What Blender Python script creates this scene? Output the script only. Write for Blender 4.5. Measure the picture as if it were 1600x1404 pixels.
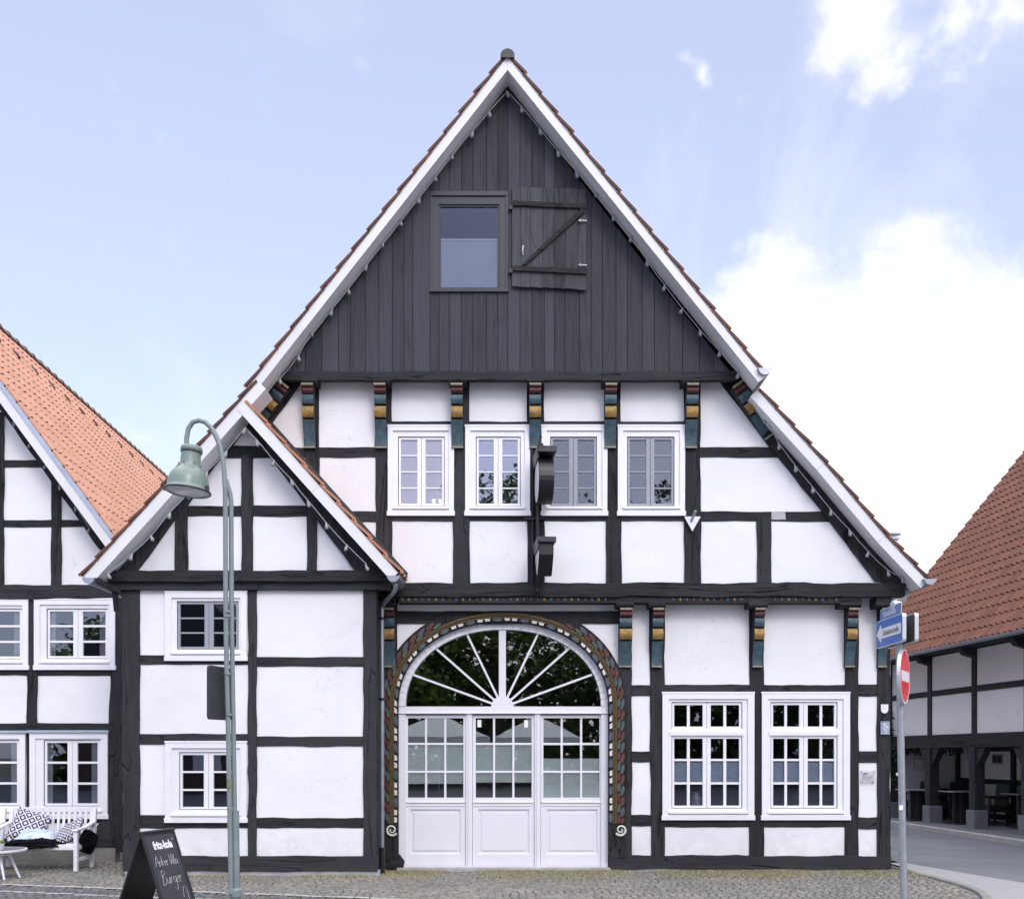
import bpy, math, random
from mathutils import Vector, Matrix
from mathutils.geometry import tessellate_polygon
R = math.radians
rnd = random.Random(7)
for o in list(bpy.data.objects): bpy.data.objects.remove(o)
sc = bpy.context.scene
COL = sc.collection

# ------------------------------------------------------------------ camera
F, CX, HY, D, EH = 1650.0, 800.0, 1178.0, 15.0, 1.65
cam = bpy.data.cameras.new('camera'); camo = bpy.data.objects.new('camera', cam); COL.objects.link(camo)
camo.location = (0, -D, EH); camo.rotation_euler = (R(90), 0, 0)
cam.sensor_fit = 'HORIZONTAL'; cam.sensor_width = 36; cam.lens = F/1600*36
cam.shift_y = (HY-702)/1600; cam.clip_start = .1; cam.clip_end = 3000
sc.camera = camo

# ------------------------------------------------------------------ sky and sun
SUN_EL, SUN_AZ = 38, 160          # compass-like: azimuth measured clockwise from +Y
SKY_STRENGTH = .15
w = bpy.data.worlds.new("World"); sc.world = w; w.use_nodes = True
nt = w.node_tree; N = nt.nodes; L = nt.links; N.clear()
out = N.new('ShaderNodeOutputWorld'); bg = N.new('ShaderNodeBackground'); L.new(bg.outputs[0], out.inputs[0])
bg.inputs[1].default_value = SKY_STRENGTH
sky = N.new('ShaderNodeTexSky'); sky.sky_type = 'NISHITA'; sky.sun_disc = False
sky.sun_elevation = R(SUN_EL); sky.sun_rotation = R(SUN_AZ); sky.air_density = 1.0; sky.dust_density = 2.2; sky.ozone_density = 2.0
tc = N.new('ShaderNodeTexCoord')
nrm = N.new('ShaderNodeVectorMath'); nrm.operation = 'NORMALIZE'; L.new(tc.outputs['Generated'], nrm.inputs[0])
dn = N.new('ShaderNodeTexNoise'); L.new(nrm.outputs[0], dn.inputs['Vector']); dn.inputs['Scale'].default_value = 7; dn.inputs['Detail'].default_value = 6; dn.inputs['Roughness'].default_value = .6
ds = N.new('ShaderNodeVectorMath'); ds.operation = 'MULTIPLY_ADD'; L.new(dn.outputs['Color'], ds.inputs[0]); ds.inputs[1].default_value = (.13, .13, .13); ds.inputs[2].default_value = (-.065, -.065, -.065)
wrp = N.new('ShaderNodeVectorMath'); wrp.operation = 'ADD'; L.new(nrm.outputs[0], wrp.inputs[0]); L.new(ds.outputs[0], wrp.inputs[1])
def wmath(op, a, b=None, c=None, clamp=False):
    m = N.new('ShaderNodeMath'); m.operation = op; m.use_clamp = clamp
    for i, v in enumerate((a, b, c)):
        if v is None: continue
        if isinstance(v, (int, float)): m.inputs[i].default_value = v
        else: L.new(v, m.inputs[i])
    return m.outputs[0]
def wblob(px, py, rad, soft, wt=1.0):       # round cloud bank centred on a compass direction
    d = Vector(((px-CX)/F, 1, (HY-py)/F)).normalized()
    v = N.new('ShaderNodeVectorMath'); v.operation = 'DISTANCE'; L.new(wrp.outputs[0], v.inputs[0]); v.inputs[1].default_value = d
    mr = N.new('ShaderNodeMapRange'); L.new(v.outputs['Value'], mr.inputs[0])
    mr.inputs[1].default_value = rad+soft; mr.inputs[2].default_value = max(rad-soft, 0); mr.inputs[3].default_value = 0; mr.inputs[4].default_value = wt
    return mr.outputs[0]
no = N.new('ShaderNodeTexNoise'); L.new(nrm.outputs[0], no.inputs['Vector'])
no.inputs['Scale'].default_value = 15; no.inputs['Detail'].default_value = 9; no.inputs['Roughness'].default_value = .6; no.inputs['Distortion'].default_value = .25
blobs = [(1440, 690, .14, .06), (1230, 600, .08, .05), (1600, 680, .14, .05), (1190, 400, .020, .03, .7), (1260, 420, .012, .03, .6), (1345, 0, .035, .045, .72), (1372, 80, .008, .035, .66),
         (1300, 0, .01, .04, .55), (1530, 0, .012, .04, .72), (1500, 70, .004, .028, .6), (1068, 158, .002, .022, .5), (1300, 780, .16, .05), (215, 705, .010, .03, .25)]
acc = None
for b in blobs:
    v = wblob(*b); acc = v if acc is None else wmath('MAXIMUM', acc, v)
field = wmath('ADD', wmath('MULTIPLY', acc, 1.35), wmath('MULTIPLY', wmath('SUBTRACT', no.outputs[0], .5), 1.9))
cl = N.new('ShaderNodeMapRange'); L.new(field, cl.inputs[0]); cl.inputs[1].default_value = .22; cl.inputs[2].default_value = 1.02
cl.interpolation_type = 'SMOOTHSTEP'
# thin high veil: noise that thickens towards the horizon and to the right
no2 = N.new('ShaderNodeTexNoise'); L.new(nrm.outputs[0], no2.inputs['Vector'])
no2.inputs['Scale'].default_value = 2.6; no2.inputs['Detail'].default_value = 7; no2.inputs['Roughness'].default_value = .62; no2.inputs['Distortion'].default_value = .6
sep = N.new('ShaderNodeSeparateXYZ'); L.new(nrm.outputs[0], sep.inputs[0])
veil = wmath('ADD', wmath('MULTIPLY', wmath('SUBTRACT', no2.outputs[0], .5), 1.5), wmath('ADD', wmath('MULTIPLY', sep.outputs[0], .45), wmath('SUBTRACT', .74, wmath('MULTIPLY', sep.outputs[2], .75))))
veil = wmath('MINIMUM', wmath('MAXIMUM', veil, .12), .86)
def wmix(f, a, b):
    m = N.new('ShaderNodeMix'); m.data_type = 'RGBA'; L.new(f, m.inputs[0])
    for k, v in ((6, a), (7, b)):
        if isinstance(v, tuple): m.inputs[k].default_value = v
        else: L.new(v, m.inputs[k])
    return m.outputs[2]
tint = N.new('ShaderNodeMix'); tint.data_type = 'RGBA'; tint.blend_type = 'MULTIPLY'; tint.inputs[0].default_value = 1
fb = N.new('ShaderNodeMapRange'); L.new(sep.outputs[1], fb.inputs[0]); fb.inputs[1].default_value = -.25; fb.inputs[2].default_value = .30; fb.interpolation_type = 'SMOOTHSTEP'   # unseen sky behind the camera kept brighter for the light it gives
L.new(sky.outputs[0], tint.inputs[6]); L.new(wmix(fb.outputs[0], (1.50, 1.42, 1.55, 1), (1.68, 1.42, 1.48, 1)), tint.inputs[7])
veil = wmath('MAXIMUM', veil, wmath('MULTIPLY', fb.outputs[0], .42))
c1 = wmix(veil, tint.outputs[2], wmix(fb.outputs[0], (8.0, 8.15, 9.5, 1), (5.45, 5.75, 6.9, 1)))
zen = N.new('ShaderNodeMapRange'); L.new(sep.outputs[2], zen.inputs[0]); zen.inputs[1].default_value = .62; zen.inputs[2].default_value = .80   # unseen bright cloud overhead, added to fill the arcade walls with light
c1 = wmix(zen.outputs[0], c1, (15, 15, 15.8, 1))
c2 = wmix(cl.outputs[0], c1, (6.3, 6.35, 6.6, 1))
L.new(c2, bg.inputs[0])

sun = bpy.data.lights.new('sun', 'SUN'); sun.energy = .8; sun.angle = R(18); sun.color = (1, .975, .94)
suno = bpy.data.objects.new('sun', sun); COL.objects.link(suno)
az, el = R(SUN_AZ), R(SUN_EL)
sd = Vector((math.sin(az)*math.cos(el), math.cos(az)*math.cos(el), math.sin(el)))
suno.rotation_euler = (-sd).to_track_quat('-Z', 'Y').to_euler(); suno.location = (0, -20, 30)

sc.view_settings.view_transform = 'Standard'; sc.view_settings.look = 'None'
sc.view_settings.exposure = .27; sc.view_settings.gamma = 1
sc.cycles.max_bounces = 8; sc.cycles.transparent_max_bounces = 12

# ------------------------------------------------------------------ materials
class NB:
    def __init__(s, name):
        s.m = bpy.data.materials.new(name); s.m.use_nodes = True; s.t = s.m.node_tree; s.n = s.t.nodes; s.l = s.t.links
        s.b = s.n['Principled BSDF']; s.tc = s.n.new('ShaderNodeTexCoord')
    def noise(s, scale, detail=4, rough=.6, coord='Object', stretch=(1, 1, 1), dist=0):
        mp = s.n.new('ShaderNodeMapping'); s.l.new(s.tc.outputs[coord], mp.inputs[0]); mp.inputs['Scale'].default_value = stretch
        x = s.n.new('ShaderNodeTexNoise'); s.l.new(mp.outputs[0], x.inputs['Vector'])
        x.inputs['Scale'].default_value = scale; x.inputs['Detail'].default_value = detail; x.inputs['Roughness'].default_value = rough; x.inputs['Distortion'].default_value = dist
        return x.outputs[0]
    def ramp(s, fac, stops):
        r = s.n.new('ShaderNodeValToRGB'); s.l.new(fac, r.inputs[0]); e = r.color_ramp.elements
        while len(e) < len(stops): e.new(.5)
        for q, (p, c) in zip(e, stops): q.position = p; q.color = (*c, 1)
        return r.outputs[0]
    def mix(s, f, a, b, bt='MIX'):
        m = s.n.new('ShaderNodeMix'); m.data_type = 'RGBA'; m.blend_type = bt
        for k, v in ((0, f), (6, a), (7, b)):
            if isinstance(v, tuple): m.inputs[k].default_value = (*v, 1)
            elif isinstance(v, (int, float)): m.inputs[k].default_value = v
            else: s.l.new(v, m.inputs[k])
        return m.outputs[2]
    def math(s, op, a, b=0., clamp=False):
        m = s.n.new('ShaderNodeMath'); m.operation = op; m.use_clamp = clamp
        for i, v in enumerate((a, b)):
            if isinstance(v, (int, float)): m.inputs[i].default_value = v
            else: s.l.new(v, m.inputs[i])
        return m.outputs[0]
    def col(s, v):
        if isinstance(v, tuple): s.b.inputs['Base Color'].default_value = (*v, 1)
        else: s.l.new(v, s.b.inputs['Base Color'])
    def bump(s, h, strength=.3, dist=.01):
        b = s.n.new('ShaderNodeBump'); b.inputs['Strength'].default_value = strength; b.inputs['Distance'].default_value = dist
        s.l.new(h, b.inputs['Height']); s.l.new(b.outputs[0], s.b.inputs['Normal'])
    def rough(s, v, spec=None):
        if isinstance(v, (int, float)): s.b.inputs['Roughness'].default_value = v
        else: s.l.new(v, s.b.inputs['Roughness'])
        if spec is not None: s.b.inputs['Specular IOR Level'].default_value = spec
MATS = {}
def simple(name, c, rough=.5, var=.08, scale=8, bump=.15, metal=0, spec=.5, stretch=(1, 1, 1)):
    b = NB(name); n = b.noise(scale, 5, .65, stretch=stretch)
    lo = tuple(x*(1-var) for x in c); hi = tuple(min(1, x*(1+var)) for x in c)
    b.col(b.ramp(n, [(.3, lo), (.7, hi)])); b.rough(rough, spec); b.b.inputs['Metallic'].default_value = metal
    if bump: b.bump(b.noise(scale*5, 4), bump, .004)
    MATS[name] = b.m; return b.m
def plaster(name, c):
    b = NB(name); n1 = b.noise(.9, 5, .6); n2 = b.noise(7, 6, .7); n3 = b.noise(1.2, 6, .75, stretch=(3, 3, .5))
    base = b.mix(b.math('MULTIPLY', b.ramp(n1, [(.42, (0, 0, 0)), (.66, (1, 1, 1))]), .75), c, tuple(x*k for x, k in zip(c, (.90, .90, .91))))
    base = b.mix(b.ramp(n3, [(.62, (0, 0, 0)), (.85, (.35, .35, .35))]), base, tuple(x*k for x, k in zip(c, (.86, .84, .82))))
    base = b.mix(b.ramp(n2, [(.66, (0, 0, 0)), (.8, (.25, .25, .25))]), base, tuple(x*.84 for x in c))
    cr = b.ramp(b.math('ABSOLUTE', b.math('SUBTRACT', b.noise(1.1, 5, .55, dist=.8), .5)), [(0, (1, 1, 1)), (.0022, (0, 0, 0))])
    cr = b.mix(1.0, cr, b.ramp(b.noise(.8, 2), [(.53, (0, 0, 0)), (.6, (.45, .45, .45))]), 'MULTIPLY')
    base = b.mix(cr, base, tuple(x*.62 for x in c))
    sp_ = b.n.new('ShaderNodeSeparateXYZ'); b.l.new(b.tc.outputs['Object'], sp_.inputs[0])
    zz = b.n.new('ShaderNodeMapRange'); b.l.new(sp_.outputs[2], zz.inputs[0]); zz.inputs[1].default_value = .75; zz.inputs[2].default_value = .12; zz.inputs[3].default_value = 0; zz.inputs[4].default_value = .55
    base = b.mix(b.math('MULTIPLY', zz.outputs[0], b.ramp(b.noise(5, 7, .75), [(.42, (0, 0, 0)), (.68, (1, 1, 1))])), base, (.50, .48, .45))
    b.col(base); b.rough(.85, .2)
    b.bump(b.math('ADD', b.noise(2.2, 4, .5), b.math('MULTIPLY', b.noise(30, 3), .07)), .42, .03)
    MATS[name] = b.m
plaster('plaster', (.82, .82, .84)); plaster('plaster_grey', (.80, .80, .82))
def timber(name, stretch, c=(.016, .0165, .0195), hi=(.040, .040, .046), dst=.3, ck=1.0):
    b = NB(name); g = b.noise(9, 8, .72, stretch=stretch, dist=dst); big = b.noise(2.2, 5, .6); fine = b.noise(34, 5, .7, stretch=stretch)
    crackn = b.noise(3.4, 3, .55, stretch=stretch, dist=dst*3)
    crack = b.ramp(b.math('ABSOLUTE', b.math('SUBTRACT', crackn, .5)), [(.0, (1, 1, 1)), (.012, (0, 0, 0))])
    crack = b.mix(1.0, crack, b.ramp(b.noise(1.6, 2), [(.40, (0, 0, 0)), (.50, (ck, ck, ck))]), 'MULTIPLY')
    col = b.mix(b.ramp(g, [(.32, (0, 0, 0)), (.72, (1, 1, 1))]), c, hi)
    col = b.mix(b.ramp(fine, [(.3, (1, 1, 1)), (.5, (0, 0, 0))]), col, tuple(x*.62 for x in c))
    col = b.mix(b.ramp(big, [(.55, (0, 0, 0)), (.8, (.6, .6, .6))]), col, tuple(x*.9 for x in (.066, .062, .061)))
    col = b.mix(crack, col, (.004, .004, .005))
    if name in ('cladding', 'shutter_wood'):
        g_ = b.n.new('ShaderNodeNewGeometry'); tone = g_.outputs['Random Per Island']
    else:
        oi = b.n.new('ShaderNodeObjectInfo'); tone = oi.outputs['Random']
    col = b.mix(1.0, col, b.ramp(tone, [(0, (.76, .76, .77)), (.5, (1, 1, 1)), (1, (1.0, 1.0, 1.0))]), 'MULTIPLY')
    col = b.mix(b.ramp(tone, [(.6, (0, 0, 0)), (1, (.35, .35, .35))]), col, tuple(x*1.35 for x in hi))
    b.col(col); b.rough(.78, .3)
    b.bump(b.math('SUBTRACT', b.math('ADD', g, b.math('MULTIPLY', fine, .5)), b.math('MULTIPLY', crack, 1.6)), .75, .012)
    MATS[name] = b.m
timber('timber_v', (1, 1, .09)); timber('timber_h', (.09, 1, 1)); timber('timber_y', (1, .09, 1))
timber('cladding', (1, 1, .05), (.040, .042, .052), (.058, .060, .073), .08, .25)
timber('shutter_wood', (1, 1, .08), (.036, .037, .043), (.082, .081, .090), .1, .4)
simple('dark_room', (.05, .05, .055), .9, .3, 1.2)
simple('white_paint', (.80, .80, .83), .32, .03, 5, .06)
simple('white_paint_door', (.74, .745, .79), .30, .03, 3, .05)
simple('grey_sash', (.30, .32, .37), .4, .05)
simple('anthracite', (.026, .027, .037), .45, .1)
simple('barge_white', (.71, .715, .73), .5, .06, 1.6, .25)
simple('soffit_white', (.80, .80, .81), .6, .08, 2, .2)
simple('zinc', (.34, .37, .41), .42, .18, 3, .1, .75)
simple('zinc_light', (.40, .46, .56), .45, .15, 3, .1, .4)
simple('flashing', (.03, .032, .036), .45, .3, 6)
simple('iron', (.007, .008, .012), .42, .2, 12)
simple('galvanised', (.37, .40, .44), .42, .16, 14, .1, .55)
simple('alu', (.66, .68, .71), .3, .06, 5, .05, .5)
simple('lamp_green', (.185, .24, .21), .33, .06, 5, .04)
simple('lamp_pole', (.20, .24, .245), .42, .12, 5, .08)
simple('lamp_lens', (.50, .50, .49), .25, .15, 9, .03)
simple('concrete', (.36, .355, .35), .9, .22, 4, .5)
simple('stone_base', (.23, .23, .205), .9, .28, 3, .6)
simple('plinth_stone', (.155, .16, .18), .85, .15, 6, .4)
simple('translucent_white', (.72, .72, .72), .3, .03)
simple('film', (.86, .90, .92), .6, .06, 1.5, 0)
simple('blind_pale', (.60, .60, .585), .55, .05, 3, 0); simple('blind', (.62, .69, .76), .55, .05, 3, 0)
simple('curtain', (.42, .42, .42), .9, .15, 3, .1, stretch=(9, 1, .3))
simple('teal', (.048, .092, .116), .6, .42, 11, .5); simple('red_paint', (.085, .022, .024), .6, .45, 13, .5)
simple('ochre', (.29, .178, .048), .6, .42, 15, .5); simple('buff', (.26, .22, .15), .7, .3, 12, .3)
simple('gold', (.19, .125, .04), .5, .3, 30, .3); simple('rope_brown', (.07, .048, .022), .7, .4, 40, .5)
simple('leaf_green', (.06, .088, .07), .6, .3, 12, .3); simple('leaf_blue', (.062, .082, .102), .6, .25, 12, .3)
simple('rust_red', (.095, .032, .020), .6, .3, 12, .3); simple('cream', (.62, .61, .57), .6, .08, 12, .2); simple('navy', (.025, .035, .055), .6, .3, 12, .3)
simple('sign_blue', (.030, .130, .47), .38, .06, 5, 0); simple('sign_white', (.74, .75, .78), .4, .04, 5, 0)
simple('name_blue', (.13, .20, .42), .4, .1, 8, 0)
simple('sign_red', (.72, .07, .075), .4, .05, 6, 0); simple('sign_red_reflection', (.68, .006, .010), .2, .03, 6, 0)
simple('ink', (.02, .02, .022), .6, .1, 5, 0); simple('sign_back', (.035, .04, .043), .55, .2, 5, .1)
simple('chalkboard', (.045, .047, .058), .38, .3, 2.5, .05); simple('board_black', (.014, .014, .016), .4, .2, 5, .05)
simple('chalk', (.45, .45, .46), .9, .1, 40, 0); simple('print_white', (.85, .85, .85), .6, .02, 5, 0)
simple('bench_white', (.76, .76, .80), .4, .05, 6, .1); simple('fur', (.006, .006, .009), .95, .5, 40, 1.0, 0, .1)
simple('table_grey', (.13, .13, .15), .5, .15, 6, .1); simple('pot', (.52, .52, .56), .5, .05, 6, .1)
simple('succulent', (.30, .40, .09), .5, .35, 30, .2)
simple('rattan', (.018, .018, .021), .6, .4, 60, .9); simple('table_top', (.22, .22, .23), .4, .1, 6, .05)
simple('bulb_glass', (.30, .30, .31), .15, .1, 30, 0); simple('cable', (.34, .34, .36), .6, .1, 9, 0)
simple('plate_blue', (.26, .32, .43), .4, .1, 30, 0); simple('acrylic', (.52, .52, .54), .2, .05, 20, 0)
simple('canvas_white', (.62, .63, .66), .8, .05, 3, .1); simple('sticker_green', (.17, .19, .11), .5, .6, 60, 0)
simple('grey_stone_patch', (.42, .42, .45), .8, .15, 9, .4)
simple('bark', (.07, .055, .04), .9, .3, 9, 1)
simple('flue_steel', (.5, .52, .54), .3, .1, 5, .05, .7)

def leafmat(name, c1, c2):
    b = NB(name); g = b.n.new('ShaderNodeNewGeometry')
    b.col(b.ramp(g.outputs['Random Per Island'], [(0, c1), (1, c2)])); b.rough(.5, .3)
    b.b.inputs['Transmission Weight'].default_value = 0; MATS[name] = b.m
leafmat('leaf', (.035, .085, .012), (.14, .22, .03)); leafmat('ivy', (.02, .045, .015), (.06, .10, .03))
leafmat('moss_blade', (.22, .205, .10), (.42, .385, .24))
def pillowmat(name):                           # woven diamond pattern
    b = NB(name); s_ = b.n.new('ShaderNodeSeparateXYZ'); b.l.new(b.tc.outputs['UV'], s_.inputs[0])
    k = 4
    a = b.math('ADD', s_.outputs[0], s_.outputs[1]); c = b.math('SUBTRACT', s_.outputs[0], s_.outputs[1])
    fa = b.math('ABSOLUTE', b.math('SUBTRACT', b.math('FRACT', b.math('MULTIPLY', a, k)), .5)); fc = b.math('ABSOLUTE', b.math('SUBTRACT', b.math('FRACT', b.math('MULTIPLY', b.math('ADD', c, 4), k)), .5))
    m = b.math('MAXIMUM', fa, fc)
    b.col(b.ramp(m, [(.0, (.62, .60, .64)), (.19, (.62, .60, .64)), (.22, (.018, .02, .06)), (.39, (.018, .02, .06)), (.42, (.62, .60, .66)), (.5, (.62, .60, .66))]))
    b.m.node_tree.nodes['Principled BSDF'].inputs['Roughness'].default_value = .9; b.bump(b.noise(60), .2, .003); MATS[name] = b.m
pillowmat('pillow_diamond')
b = NB('pillow_blue'); b.col(b.ramp(b.noise(5, 6, .7), [(.3, (.20, .32, .46)), (.5, (.52, .62, .72)), (.7, (.66, .68, .76))])); b.rough(.9); b.bump(b.noise(20), .3, .01); MATS['pillow_blue'] = b.m

def tilemat(name, c_lo, c_mid, c_hi, moss=None):
    b = NB(name); at = b.n.new('ShaderNodeAttribute'); at.attribute_name = 'rnd'
    col = b.ramp(at.outputs['Fac'], [(0, c_lo), (.5, c_mid), (1, c_hi)])
    n = b.noise(14, 6, .7); col = b.mix(b.ramp(n, [(.45, (0, 0, 0)), (.75, (.6, .6, .6))]), col, tuple(x*.7 for x in c_mid))
    if moss: col = b.mix(b.ramp(b.noise(1.3, 6, .7), [(.55, (0, 0, 0)), (.7, (.8, .8, .8))]), col, moss)
    b.col(col); b.rough(.75, .3); b.bump(b.noise(45), .35, .006); MATS[name] = b.m
tilemat('tile_red', (.155, .070, .050), (.185, .083, .058), (.22, .098, .068))
tilemat('tile_main', (.09, .042, .032), (.145, .062, .042), (.24, .095, .055), (.07, .062, .055))
tilemat('tile_orange', (.40, .18, .105), (.47, .22, .13), (.54, .26, .16))
tilemat('tile_salmon', (.49, .265, .185), (.535, .295, .21), (.58, .33, .24))
tilemat('tile_grey', (.07, .07, .078), (.10, .10, .11), (.14, .14, .15))
simple('roll_shade_and_vent', (.075, .035, .028), .9, .3, 20); simple('ridge_main', (.10, .098, .088), .9, .4, 12, .6); simple('ridge_weathered', (.30, .25, .21), .9, .4, 12, .6)  # darkened roll ends paint in the shade under them; also on vent tiles

def glassmat(name, base, mul, tintc, see, bumpk):   # window pane: reflection over a see-through pane
    b = NB(name); n_, l_ = b.n, b.l; n_.remove(b.b); o_ = [x for x in n_ if x.type == 'OUTPUT_MATERIAL'][0]
    tr = n_.new('ShaderNodeBsdfTransparent'); tr.inputs[0].default_value = (*see, 1)
    gl = n_.new('ShaderNodeBsdfGlossy'); gl.inputs['Roughness'].default_value = .01; gl.inputs[0].default_value = (*tintc, 1)
    fr = n_.new('ShaderNodeFresnel'); fr.inputs[0].default_value = 1.5
    f2 = b.math('ADD', b.math('MULTIPLY', fr.outputs[0], mul), base, True)
    bm_ = n_.new('ShaderNodeBump'); bm_.inputs['Strength'].default_value = bumpk; bm_.inputs['Distance'].default_value = .01; l_.new(b.noise(1.6, 2), bm_.inputs['Height']); l_.new(bm_.outputs[0], gl.inputs['Normal'])
    mx = n_.new('ShaderNodeMixShader'); l_.new(f2, mx.inputs[0]); l_.new(tr.outputs[0], mx.inputs[1]); l_.new(gl.outputs[0], mx.inputs[2]); l_.new(mx.outputs[0], o_.inputs[0])
    MATS[name] = b.m
glassmat('glass', .02, 1.7, (.76, .82, .97), (.88, .90, .92), .05)
glassmat('glass_coated', .12, 2.0, (.80, .84, 1), (.75, .78, .84), .06)
glassmat('glass_door', .07, 1.9, (.95, 1, .96), (.95, .97, .97), .05)
glassmat('glass_pale', .08, 1.9, (.86, .86, .95), (.92, .92, .96), .05)
glassmat('glass_attic', .0, 1.0, (.62, .70, .92), (.86, .90, .94), .05)
glassmat('clear_panel', .0, .8, (1, 1, 1), (.99, .99, 1), 0)

b = NB('setts')
g = b.n.new('ShaderNodeNewGeometry')
c_ = b.ramp(g.outputs['Random Per Island'], [(0, (.18, .17, .155)), (.35, (.225, .213, .19)), (.7, (.265, .25, .22)), (1, (.32, .295, .25))])
c_ = b.mix(b.ramp(b.noise(.6, 5, .6), [(.4, (0, 0, 0)), (.7, (.7, .7, .7))]), c_, (.15, .15, .155))
c_ = b.mix(b.ramp(b.noise(30, 4), [(.5, (0, 0, 0)), (.8, (.5, .5, .5))]), c_, (.10, .095, .09))
b.col(c_); b.rough(.85, .3); b.bump(b.noise(60), .4, .004); MATS['setts'] = b.m
b = NB('setts_dark')
g = b.n.new('ShaderNodeNewGeometry')
c_ = b.ramp(g.outputs['Random Per Island'], [(0, (.085, .088, .095)), (.5, (.12, .122, .13)), (1, (.18, .175, .17))])
b.col(b.mix(b.ramp(b.noise(.8, 5), [(.4, (0, 0, 0)), (.7, (.6, .6, .6))]), c_, (.16, .155, .145))); b.rough(.85, .3); b.bump(b.noise(60), .4, .004); MATS['setts_dark'] = b.m
b = NB('joint_soil')
soil = b.ramp(b.noise(5, 6, .7), [(.3, (.12, .112, .09)), (.7, (.20, .188, .15))]); b.col(soil); b.rough(.95, .1); b.bump(b.noise(40), .5, .01); MATS['joint_soil'] = b.m
b = NB('asphalt')
a_ = b.ramp(b.noise(90, 3, .7), [(.3, (.115, .122, .14)), (.7, (.195, .205, .235))]); b.col(b.mix(b.ramp(b.noise(.7, 6, .7), [(.4, (0, 0, 0)), (.62, (.75, .75, .75))]), a_, (.115, .12, .135))); b.rough(.85, .3); b.bump(b.noise(120), .4, .004); MATS['asphalt'] = b.m
b = NB('asphalt_light')
b.col(b.ramp(b.noise(60, 4, .7), [(.3, (.27, .27, .28)), (.7, (.35, .35, .365))])); b.rough(.85, .3); b.bump(b.noise(100), .3, .004); MATS['asphalt_light'] = b.m
b = NB('brick')
br = b.n.new('ShaderNodeTexBrick'); mp = b.n.new('ShaderNodeMapping'); b.l.new(b.tc.outputs['Object'], mp.inputs[0]); mp.inputs['Rotation'].default_value = (R(90), 0, 0)
b.l.new(mp.outputs[0], br.inputs['Vector']); br.inputs['Scale'].default_value = 4; br.inputs['Color1'].default_value = (.085, .055, .045, 1); br.inputs['Color2'].default_value = (.12, .075, .06, 1); br.inputs['Mortar'].default_value = (.14, .13, .12, 1)
b.l.new(br.outputs[0], b.b.inputs['Base Color']); b.rough(.9); MATS['brick'] = b.m

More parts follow.
